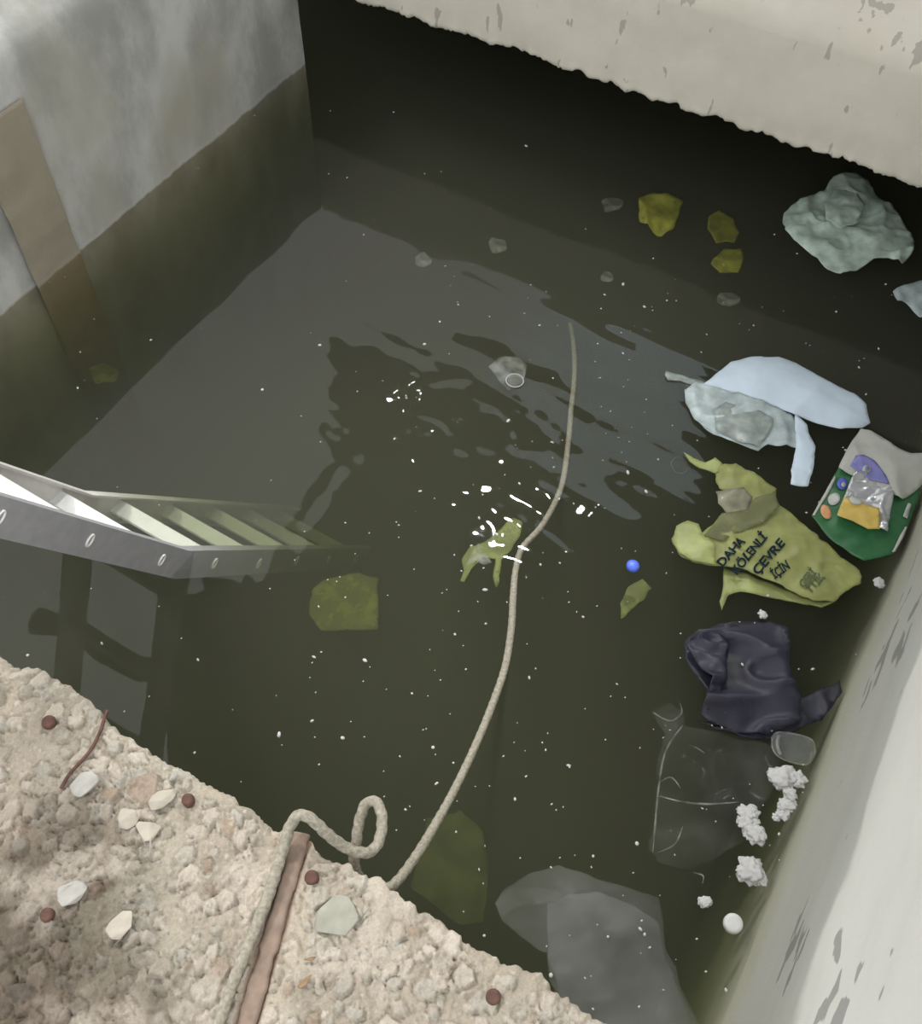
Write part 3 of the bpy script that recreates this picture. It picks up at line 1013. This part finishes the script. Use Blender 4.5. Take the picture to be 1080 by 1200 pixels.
def print_text(word, p0, p1, up, mat, sheet, root, lift=.0045, bold=.0):
    """word laid on a sheet: baseline from pixel p0 to p1, letter tops towards pixel up (from p0)"""
    cu = bpy.data.curves.new('printed_text', 'FONT')
    cu.body = word; cu.size = 1.0; cu.offset = bold
    cu.resolution_u = 3
    tmp = bpy.data.objects.new('tmp_text', cu); COL.objects.link(tmp)
    dg = bpy.context.evaluated_depsgraph_get()
    me = bpy.data.meshes.new_from_object(tmp.evaluated_get(dg))
    bpy.data.objects.remove(tmp)
    bm = bmesh.new(); bm.from_mesh(me)
    bmesh.ops.triangulate(bm, faces=bm.faces[:])
    bmesh.ops.subdivide_edges(bm, edges=[e for e in bm.edges if e.calc_length() > .12], cuts=3, use_grid_fill=False)
    bm.to_mesh(me); bm.free()
    n = len(me.vertices)
    co = np.empty(n * 3, np.float32); me.vertices.foreach_get('co', co); co = co.reshape(-1, 3)
    x0, x1 = co[:, 0].min(), co[:, 0].max(); h = max(co[:, 1].max(), .7)
    a = at(*p0, sheet.z + .01); b1 = at(*p1, sheet.z + .01); u = at(*up, sheet.z + .01)
    ex = (b1 - a); ey = (u - a)
    fx = (co[:, 0] - x0) / (x1 - x0); fy = co[:, 1] / .72
    Wp = a[None] + ex[None] * fx[:, None] + ey[None] * fy[:, None]
    Wp[:, 2] = sheet.h(Wp[:, 0], Wp[:, 1]) + lift
    me.vertices.foreach_set('co', Wp.astype(np.float32).ravel()); me.update()
    o = link('printed_text', me, mat, None, smooth=False)
    return reroot(o, root)


print_text('DAHA', (847, 664), (874, 634), (839, 657), M['ink'], yb, b_, bold=.03)
print_text('KÖLENLİ', (864, 673), (899, 630), (856, 666), M['ink'], yb, b_, bold=.03)
print_text('ÇEVRE', (888, 674), (920, 637), (880, 667), M['ink'], yb, b_, bold=.03)
print_text('İÇİN', (908, 678), (926, 665), (902, 669), M['ink'], yb, b_, bold=.03)
print_text('GERİ', (942, 689), (957, 671), (935, 682), M['ink_faint'], yb, b_, bold=.03)
print_text('TTİK', (950, 695), (967, 677), (943, 688), M['ink_faint'], yb, b_, bold=.03)

# food pack
M['pk_green'] = simple('green_printed_card', (.03, .13, .05), .4, 0, .2, 30)
M['pk_white'] = simple('off_white_wrapper', (.44, .45, .41), .5, 0, .06, 22)
M['pk_purple'] = simple('purple_print', (.20, .20, .46), .4, 0, .15, 50)
M['pk_blue'] = simple('blue_print', (.09, .12, .48), .4, 0, .2, 60)
M['pk_yellow'] = simple('yellow_label', (.56, .41, .10), .4, 0, .08, 40)
M['pk_orange'] = simple('orange_print', (.52, .28, .12), .4, 0, .1, 40)
M['pk_silver'] = simple('wet_silver_film', (.50, .51, .52), .15, .35, .15, 26)
M['pk_pale'] = simple('pale_print', (.45, .48, .45), .4)
b_ = multi('food_packet', (1010, 580), 'green and white printed food packet floating against the right wall', 'packet')
pk = Sheet([(950, 606), (982, 548), (1000, 540), (1030, 548), (1070, 560), (1078, 575), (1068, 606), (1046, 650), (1012, 657), (996, 650), (970, 630)], .006, M['pk_green'], 'packet_body', amp=.006, fold=.006, fsc=8, puff=.008, seed=15, parent=b_, rough=.003)
fl = Sheet([(981, 549), (990, 530), (1000, 514), (1008, 503), (1020, 504), (1036, 516), (1052, 528), (1066, 534), (1090, 533), (1094, 548), (1076, 572), (1056, 586), (1040, 578), (1020, 568), (1002, 560)], .018, M['pk_white'], 'packet_flap', amp=.008, fold=.010, fsc=7, puff=.010, seed=16, parent=b_, rough=.003)


def patch(px, mat, base, name, lift, amp=0.0, fold=0.0, seed=0, **k):
    s = Sheet(px, base.z, mat, name, amp=0, step=.007, thick=.002, rough=.002, seed=seed, **k)
    me = s.o.data; n = len(me.vertices)
    co = np.empty(n * 3, np.float32); me.vertices.foreach_get('co', co); co = co.reshape(-1, 3)
    rel = co[:, 2] - s.z
    co[:, 2] = base.h(co[:, 0], co[:, 1]) + rel + lift + fbm(co[:, 0] * 40 + seed, co[:, 1] * 40, 2) * amp + (ridge(co[:, 0] * 22 + seed, co[:, 1] * 22, 2) * fold if fold else 0)
    me.vertices.foreach_set('co', co.ravel()); me.update()
    reroot(s.o, b_)
    return s


def oval(cx, cy, rx, ry, rot=0, n=14):
    r = []
    for k in range(n):
        a = 2 * math.pi * k / n
        x, y = rx * math.cos(a), ry * math.sin(a)
        r.append((cx + x * math.cos(rot) - y * math.sin(rot), cy + x * math.sin(rot) + y * math.cos(rot)))
    return r


patch([(994, 548), (1000, 538), (1010, 537), (1022, 545), (1036, 562), (1040, 570), (1026, 566), (1012, 562)], M['pk_purple'], fl, 'purple_badge', .003, seed=1)
patch(oval(1013, 554, 5, 4), M['pk_pale'], fl, 'badge_ring', .0055, seed=1)
patch(oval(1013, 554, 2.5, 2), M['pk_purple'], fl, 'badge_centre', .008, seed=1)
tray = patch([(986, 588), (996, 562), (1010, 560), (1028, 570), (1043, 576), (1042, 592), (1036, 628), (1020, 622), (988, 602)], M['pk_silver'], pk, 'clear_window', .005, .006, .014, 3)
patch([(976, 612), (983, 592), (994, 594), (1002, 599), (1024, 605), (1025, 628), (1012, 628), (996, 620)], M['pk_yellow'], pk, 'yellow_label', .021, .002, .002, 4)
patch(oval(996, 597, 8, 5, .3), M['pk_pale'], pk, 'white_label', .027, .001, 0, 5)
patch(oval(966, 602, 5.5, 9, -.45), M['pk_orange'], pk, 'orange_picture', .004, 0, 0, 5)
patch(oval(975, 588, 7, 7), M['pk_pale'], pk, 'pale_picture', .004, 0, 0, 5)
patch(oval(985, 569, 6, 7), M['pk_blue'], pk, 'blue_emblem', .004, 0, 0, 5)
patch(oval(986, 571, 2.2, 2.6), M['pk_pale'], pk, 'emblem_centre', .007, 0, 0, 5)
patch([(1056, 608), (1062, 592), (1066, 593), (1061, 610)], M['pk_pale'], pk, 'side_print', .004, 0, 0, 5)
patch([(1044, 648), (1058, 620), (1061, 621), (1048, 648)], M['pk_white'], pk, 'packet_rim', .004, 0, 0, 5)
patch([(950, 606), (966, 578), (976, 560), (978, 562), (968, 582), (953, 607)], M['pk_white'], pk, 'packet_rim', .004, 0, 0, 5)

# navy plastic
b_ = multi('dark_cloth', (890, 800), 'dark navy crumpled sheet half sunk beside the right wall', 'cloth')
Sheet([(801, 752), (816, 742), (838, 734), (866, 730), (900, 728), (921, 738), (920, 770), (922, 800), (934, 822), (934, 850), (900, 862), (860, 860), (828, 848), (820, 840), (826, 810), (814, 790), (804, 770)], -.012, M['cloth'], 'cloth_body', amp=.02, fold=.03, fsc=6, sc=8, seed=17.3, parent=b_)
Sheet([(816, 846), (850, 852), (890, 852), (924, 826), (958, 808), (984, 798), (986, 812), (962, 846), (920, 862), (880, 866), (845, 860)], -.014, M['cloth'], 'cloth_hem', amp=.014, fold=.02, fsc=9, seed=18, parent=b_)
Sheet([(804, 756), (822, 744), (846, 740), (852, 770), (850, 800), (838, 826), (828, 834), (830, 800), (818, 784)], .000, M['cloth'], 'cloth_fold', amp=.014, fold=.024, fsc=12, seed=19, parent=b_)

# clear sheets
b_ = multi('clear_sheet', (835, 930), 'crumpled clear plastic sheet below the navy cloth', 'plastic sheet')
cs = Sheet([(762, 834), (786, 822), (800, 836), (800, 852), (826, 858), (880, 866), (912, 884), (906, 920), (890, 950), (870, 985), (840, 1004), (800, 1020), (770, 1012), (760, 996), (766, 940), (768, 890), (778, 862)], -.012, M['clear'],
       'sheet_film', amp=.016, fold=.022, fsc=7, seed=20, parent=b_)
for cr_ in [[(799, 852), (784, 872), (776, 892), (770, 930), (766, 970), (764, 1000)], [(764, 836), (784, 846), (798, 836), (796, 824)], [(770, 934), (800, 942), (830, 946), (862, 944)],
            [(806, 874), (816, 878), (824, 884)], [(772, 918), (786, 912), (796, 926)], [(812, 1022), (824, 1026), (822, 1036)], [(770, 1000), (790, 990), (800, 968)]]:
    P_ = [at(a_, c_, -.01) for a_, c_ in cr_]
    for p in P_: p[2] = float(cs.h(np.array([p[0]]), np.array([p[1]]))[0]) + .002
    reroot(tube('sheet_crease', P_, [.0008] + [.0024] * (len(P_) - 2) + [.0008], M['film_edge'], segs=6, sub=5), b_)
b_ = multi('plastic_bag', (700, 1110), 'grey see-through plastic bag near the bottom of the picture', 'bag')
Sheet([(579, 1058), (592, 1040), (620, 1024), (654, 1016), (690, 1026), (730, 1040), (770, 1052), (776, 1080), (780, 1110), (800, 1160), (830, 1230), (700, 1240), (660, 1180), (644, 1150), (640, 1118), (612, 1100), (588, 1080)], -.012, M['clear_d'], 'bag_body', amp=.010, fold=.008, fsc=6, seed=21, parent=b_)
Sheet([(642, 1060), (668, 1048), (700, 1046), (740, 1062), (770, 1082), (778, 1120), (800, 1170), (820, 1230), (720, 1240), (660, 1180), (642, 1120)], -.004, M['clear_d'], 'bag_layer', amp=.010, fold=.008, fsc=6, seed=22, parent=b_)
Sheet([(579, 1058), (594, 1042), (622, 1040), (652, 1044), (668, 1056), (640, 1060), (612, 1058), (596, 1066), (588, 1078)], -.002, M['clear'], 'bag_rim', amp=.008, fold=.010, fsc=14, seed=23, parent=b_)

# clear tub
M['tub'] = film('clear_tub_plastic', (.5, .52, .54), .10, .2, .1, 30, thin=.4)
c = at(929, 878, 0)
b_ = multi('plastic_tub', (929, 878), 'small clear plastic tub touching the right wall under the navy cloth', 'tub')
tub_px = [(904, 864), (912, 858), (930, 860), (950, 866), (955, 880), (950, 892), (940, 896), (918, 890), (906, 880)]
Sheet(tub_px, -.004, M['tub'], 'tub_floor', amp=.003, seed=24, step=.006, parent=b_)
rm = tube('tub_rim', [at(a_, c_, .012) for a_, c_ in tub_px + tub_px[:1]], .0018, M['film_edge'], segs=6, sub=3); reroot(rm, b_)
rm = tube('tub_fold', [at(a_, c_, .014) for a_, c_ in [(912, 862), (910, 872), (914, 884)]], .004, M['film_edge'], segs=6, sub=3); reroot(rm, b_)

# sunken things
single('sunken_bag', [(364, 690), (380, 678), (420, 672), (443, 678), (443, 738), (410, 740), (374, 738), (362, 720)], -.34, M['olive_sub'], 'square olive-yellow sheet sunk below the end of the ladder', 'sheet', amp=.01, seed=25)
single('sunken_bag', [(748, 236), (760, 230), (782, 232), (800, 236), (794, 254), (790, 268), (774, 278), (760, 272), (748, 262)], -.085, M['yellow_sub'], 'bright yellow scrap sunk under the beam, leftmost of three', 'scrap', group='yellow scraps sunk under the beam', amp=.02, fold=.015, seed=26)
single('sunken_bag', [(830, 252), (842, 246), (858, 254), (866, 272), (860, 286), (838, 286), (828, 270)], -.15, M['yellow_sub'], 'dim yellow scrap sunk between the bright yellow one and the pale green bag', 'scrap', group='yellow scraps sunk under the beam', amp=.015, seed=27)
single('sunken_bag', [(836, 302), (848, 292), (868, 290), (872, 304), (864, 320), (842, 322), (832, 312)], -.14, M['yellow_sub'], 'dim yellow scrap sunk lowest of the three', 'scrap', group='yellow scraps sunk under the beam', amp=.015, seed=28)
single('sunken_bag', [(104, 432), (120, 424), (140, 434), (134, 448), (112, 450)], -.28, M['olive_sub'], 'yellowish blur sunk beside the left wall', 'scrap', amp=.01, seed=29)
single('sunken_bag', [(500, 960), (540, 950), (566, 976), (572, 1030), (566, 1080), (540, 1085), (510, 1060), (480, 1040)], -.46, M['green_dim'], 'long green shape sunk to the right of the rope near the ledge', 'sheet', amp=.02, seed=30)
single('sunken_bag', [(735, 690), (752, 680), (763, 690), (754, 702), (740, 716), (728, 726), (726, 708)], -.08, M['sunk_green'], 'small greenish scrap sunk below the blue cap', 'scrap', amp=.012, seed=31)
single('sunken_leaf', [(540, 656), (552, 642), (568, 636), (584, 622), (600, 608), (612, 612), (610, 630), (600, 644), (590, 652), (586, 668), (582, 688), (578, 676), (580, 656), (566, 652), (556, 662), (544, 682), (538, 680), (542, 668)], -.06, M['sunk_green'],
       'yellow-green star-shaped leaf just under water beside the rope', 'leaf', amp=.012, seed=32, step=.007)
single('sunken_film', [(552, 650), (560, 636), (566, 646), (576, 660), (566, 662), (558, 656), (546, 662)], -.006, M['sunk_pale'], 'tiny whitish film lying over the star-shaped leaf', 'film', amp=.006, seed=33, step=.006)
single('sunken_film', [(572, 430), (584, 420), (606, 418), (618, 428), (612, 448), (596, 456), (584, 446)], -.006, M['sunk_pale'], 'pale film scrap holding the round ring left of the rope', 'film', amp=.008, seed=34, step=.007)
M['ring'] = simple('pale_ring_plastic', (.34, .36, .36), .4)
c = at(603, 446, .003)
ring = [c + np.array([math.cos(a) * .0235, math.sin(a) * .0235, 0]) for a in np.linspace(0, 2 * math.pi, 25)]
o = tube('bottle_ring', ring, .0017, M['ring'], segs=8, sub=2); recentre(o)
tag(o, 'thin round plastic ring floating on the pale film scrap', 'ring')
c = at(796, 545, .003)
ring = [c + np.array([math.cos(a) * .021, math.sin(a) * .026, 0]) for a in np.linspace(0, 2 * math.pi, 25)]
o = tube('bubble_rim', ring, .0012, M['clear_d'], segs=6, sub=2); recentre(o)
tag(o, 'faint round bubble left of the yellow-green bag', 'bubble')
for i, (x, y, w, lab) in enumerate([(582, 288, 15, 'faint pale scrap sunk in the dark water left of the yellow scraps'), (852, 350, 18, 'faint pale scrap sunk under the lowest yellow scrap'),
                                   (716, 240, 16, 'faint pale scrap sunk beside the bright yellow scrap'), (712, 324, 10, 'faint bluish scrap sunk above the pale reflection'),
                                   (494, 305, 14, 'faint pale scrap sunk at the edge of the sky reflection')]):
    single('sunken_film', [(x + w * math.cos(a) * random.uniform(.6, 1.1), y + w * .7 * math.sin(a) * random.uniform(.6, 1.1)) for a in np.linspace(0, 2 * math.pi, 10)[:-1]], -.09, M['sunk_pale'], lab, 'film', amp=.01, seed=40 + i, step=.007)


# ------------------------------------------------------------------ foam, caps
def lump(name, c, r, mat, seed, flat=.4, bumpy=.36, sub=4, sx=1.0, rot=0.0):
    bm = bmesh.new(); bmesh.ops.create_icosphere(bm, subdivisions=sub, radius=1)
    for v in bm.verts:
        n = v.co.normalized()
        k = 1 + bumpy * (mnoise.noise(n * 1.7 + Vector((seed * 3.1, seed, 0))) * 1.2 + mnoise.noise(n * 4 + Vector((seed, 0, seed * 2))) * .8 + mnoise.noise(n * 10 + Vector((seed, 3, seed))) * .4)
        v.co = Vector((n.x * r * k * sx, n.y * r * k, n.z * r * k * flat))
    bmesh.ops.rotate(bm, verts=bm.verts[:], cent=(0, 0, 0), matrix=Matrix.Rotation(rot, 3, 'Z'))
    me = bpy.data.meshes.new(name); bm.to_mesh(me); bm.free()
    o = link(name, me, mat)
    o.location = tuple(map(float, c))
    return o


foam = [(917, 912, 14, 1.2, .2, 'largest white foam crumb of the cluster against the right wall'),
        (935, 913, 9, 1.0, 0, 'foam crumb touching the wall beside the largest crumb'),
        (925, 930, 9, .8, .5, 'foam crumb just under the largest crumb of the wall cluster'),
        (921, 944, 9, 1.2, .4, 'foam crumb in the middle of the wall cluster tail'),
        (917, 954, 7, 1.2, 0, 'lowest foam crumb of the wall cluster'),
        (909, 958, 4.5, 1.0, 0, 'tiny foam crumb at the left of the wall cluster foot'),
        (877, 953, 10, 1.2, .2, 'upper crumb of the white foam trio right of the clear sheet'),
        (876, 964, 9, 1.4, -.1, 'middle crumb of the white foam trio right of the clear sheet'),
        (884, 977, 11, 1.2, -.6, 'lower crumb of the white foam trio right of the clear sheet'),
        (879, 1020, 15, 1.0, -.5, 'big oval foam lump above the white cap'),
        (890, 1029, 8, 1.0, 0, 'small foam lump stuck to the big oval one'),
        (826, 1057, 6, 1.3, .2, 'small foam crumb left of the white cap'),
        (893, 720, 6.5, .8, .6, 'white foam crumb below the yellow-green printed bag'),
        (1030, 683, 8, .9, .5, 'white crumb by the wall below the food packet'),
        (1001, 808, 4, 1, 0, 'white crumb stuck at the wall right of the navy cloth'),
        (860, 1012, 0, 1, 0, '')]
for i, (x, y, r, sx, rot, lab) in enumerate(foam):
    if not lab: continue
    o = lump('foam_crumb', at(x, y, .004), r * .0017, M['foam'], 1.7 * i + .3, sx=sx, rot=rot)
    tag(o, lab, 'foam', 'white foam crumbs floating by the right wall')

o = lathe('plastic_disc', [(.0165, -.004), (.0185, 0), (.0185, .008), (.0165, .011), (.010, .0115)], M['cap'], at(858, 1083, 0))
tag(o, 'round white bottle cap floating near the foot of the right wall', 'cap')
o = lathe('plastic_disc', [(.0135, -.003), (.0155, 0), (.0155, .006), (.013, .010), (.006, .0112)], M['blue'], at(741, 664, 0))
tag(o, 'small bright blue cap floating left of the yellow-green bag', 'cap')


# tiny specks all over the water
def specks():
    rs = np.random.default_rng(21)
    v = []; f = []
    bm0 = bmesh.new(); bmesh.ops.create_icosphere(bm0, subdivisions=1, radius=1)
    bv = np.array([tuple(q.co) for q in bm0.verts]); bf = [tuple(q.index for q in fc.verts) for fc in bm0.faces]; bm0.free()
    n = 0
    while n < 420:
        x, y = rs.uniform(0, 1080), rs.uniform(120, 1200)
        if rs.random() > (.35 + .65 * (x > 350) * (y > 330)): continue
        if y > 765 + .621 * x - 12 or y < (x - 420) / 3 + 25 or y < 365 - .83 * x + 6: continue
        if x > 845 + (1200 - y) * .385 - 6: continue
        c = at(x, y, .0015)
        s = rs.choice([.0014, .0020, .0030, .0044], p=[.48, .3, .15, .07])
        a = rs.uniform(0, 6.28); st = rs.uniform(.7, 2.0)
        q = bv * np.array([s * st, s, s * .5])
        q = np.c_[q[:, 0] * math.cos(a) - q[:, 1] * math.sin(a), q[:, 0] * math.sin(a) + q[:, 1] * math.cos(a), q[:, 2]] + c
        k = len(v); v += list(q); f += [tuple(i + k for i in t) for t in bf]
        n += 1
    o = pydata('floating_specks', v, f, M['foam'])
    recentre(o)
    tag(o, 'tiny pale specks of dirt scattered over the dark water', 'specks', kind='stuff')


specks()

# ------------------------------------------------------------------ things on the ledge
M['rust'] = simple('rusty_steel', (.10, .05, .038), .9, 0, .35, 60, bump=.5)
M['rust_strip'] = simple('brown_rusted_strip', (.235, .175, .138), .9, 0, .22, 45, bump=.4)
M['stone_w'] = simple('pale_stone', (.37, .36, .335), .9, 0, .14, 40, bump=.4)
M['stone_t'] = simple('tan_stone', (.40, .365, .31), .9, 0, .12, 40, bump=.4)
M['stone_g'] = simple('greenish_grey_stone', (.29, .29, .245), .9, 0, .15, 40, bump=.4)
M['chip'] = simple('brown_wood_chip', (.25, .17, .10), .9, 0, .25, 60, bump=.4)


def rock(name, c, r, mat, seed, flat=.5, sx=1.0, rot=0.0):
    rs = np.random.default_rng(int(seed * 100) + 5)
    bm = bmesh.new()
    for _ in range(16):
        d = rs.normal(size=3); d /= np.linalg.norm(d)
        d *= rs.uniform(.8, 1.0)
        bm.verts.new((d[0] * r * sx, d[1] * r, d[2] * r * flat))
    bmesh.ops.convex_hull(bm, input=bm.verts[:])
    bmesh.ops.delete(bm, geom=[v for v in bm.verts if not v.link_faces], context='VERTS')
    bmesh.ops.bevel(bm, geom=bm.edges[:], offset=r * .07, segments=2, affect='EDGES', profile=.5)
    bmesh.ops.rotate(bm, verts=bm.verts[:], cent=(0, 0, 0), matrix=Matrix.Rotation(rot, 3, 'Z'))
    bmesh.ops.recalc_face_normals(bm, faces=bm.faces[:])
    me = bpy.data.meshes.new(name); bm.to_mesh(me); bm.free()
    o = link(name, me, mat, smooth=False)
    o.location = tuple(map(float, c))
    return o


def lump_on(px, py, r, name, mat, label, cat, group=None, seed=1.0, flat=.45, sx=1.0, rot=0.0, sink=.3, bumpy=.3):
    p = on_ledge(px, py)
    p = p + np.array([0, 0, r * flat * (1 - sink)])
    o = rock(name, p, r, mat, seed, flat=flat, sx=sx, rot=rot)
    return tag(o, label, cat, group)


# rusty strip in the groove
ga, gb, gd, gn = GROOVE
v = []; f = []
ns = 60
Lg = np.linalg.norm(gb - ga)
for i in range(ns + 1):
    s = -.004 + (Lg + .01) * i / ns
    w = .0125 + float(fbm(np.array([i * .35]), np.array([2.]), 3)[0]) * .004
    zz = LZ - .004 + float(fbm(np.array([i * .25]), np.array([7.]), 3)[0]) * .003
    for (a, dz) in ((-w, -.012), (-w, 0), (-w * .55, .0022), (w * .55, .0022), (w, 0), (w, -.012)):
        uv = ga + gd * s + gn * a
        v.append(A_LEDGE + D2 * uv[0] - D1 * uv[1] + np.array([0, 0, zz - LZ + dz]))
for i in range(ns):
    for k in range(5):
        a = i * 6 + k
        f.append((a, a + 1, a + 7, a + 6))
f += [(0, 1, 2, 3, 4, 5), tuple(ns * 6 + k for k in range(6))[::-1]]
o = pydata('rusty_strip', v, f, M['rust_strip'])
bm = bmesh.new(); bm.from_mesh(o.data); bmesh.ops.recalc_face_normals(bm, faces=bm.faces[:]); bm.to_mesh(o.data); bm.free()
recentre(o)
tag(o, 'flat brown rusted strip set in the concrete alongside the rope', 'strip')

for i, (x, y, r, lab) in enumerate([(220, 937, .0095, 'rusty bar stub near the ledge rim, between wire and rope'), (365, 1028, .0105, 'rusty bar stub just right of the brown strip'),
                                    (578, 1168, .0105, 'rusty bar stub near the ledge rim at the bottom of the picture'), (57, 846, .011, 'faded rusty bar stub left of the bent wire'), (55, 1072, .010, 'rusty bar stub in the brown soil at far left')]):
    p = on_ledge(x, y)
    o = lathe('rebar_stub', [(r, -.02), (r * 1.05, -.001), (r * .95, .0035), (r * .7, .005), (r * .3, .0045)], M['rust'], p, segs=14)
    tag(o, lab, 'bar stub', 'rusty bar stubs in the ledge')

wpx = [(72, 925), (82, 908), (96, 893), (108, 878), (118, 858), (123, 842), (126, 834)]
o = tube('bent_wire', [on_ledge(*p) + np.array([0, 0, .003]) for p in wpx], .0030, M['rust'], segs=8, sub=5)
recentre(o); tag(o, 'short bent rusty wire lying across the ledge rim', 'wire')

for i, (x, y, r, sx, rot, fl_, mt, lab) in enumerate([
        (101, 920, .024, 1.2, .5, .5, 'stone_w', 'whitish stone just below the bent rusty wire'),
        (84, 1047, .022, 1.3, .5, .4, 'stone_w', 'pale flat stone beside the far-left bar stub'),
        (143, 1084, .021, 1.3, .7, .4, 'stone_t', 'tan angular stone left of the middle of the ledge'),
        (150, 960, .022, .9, .3, .4, 'stone_t', 'rounded tan stone below and left of the rim bar stub'),
        (190, 935, .018, 2.0, .6, .4, 'stone_t', 'long narrow tan stone beside the rim bar stub'),
        (366, 1103, .008, .7, .2, .6, 'stone_w', 'small white chip right of the brown strip'),
        (203, 910, .010, .7, -.4, .6, 'stone_w', 'small white pebble at the rim above the bar stub'),
        (175, 970, .024, 1.0, 1.0, .35, 'stone_t', 'broad flat stone in the middle of the ledge rim area'),
        (395, 1075, .035, 1.2, .5, .25, 'stone_g', 'large flat greyish stone right of the rusty strip')]):
    lump_on(x, y, r, 'loose_stone', M[mt], lab, 'stone', 'loose stones on the ledge', seed=2.3 * i + .7, flat=fl_, sx=sx, rot=rot, sink=.8, bumpy=.4)
for (x, y, L_, rot, lab) in [(358, 1151, .017, .75, 'brown wood splinter right of the rusty strip'), (363, 1124, .011, .2, 'short tan splinter above the brown wood splinter')]:
    lump_on(x, y, L_ * .35, 'wood_splinter', M['chip'], lab, 'splinter', 'wood splinters on the ledge', seed=x * .1, flat=.6, sx=3.0, rot=rot, sink=.2, bumpy=.15)
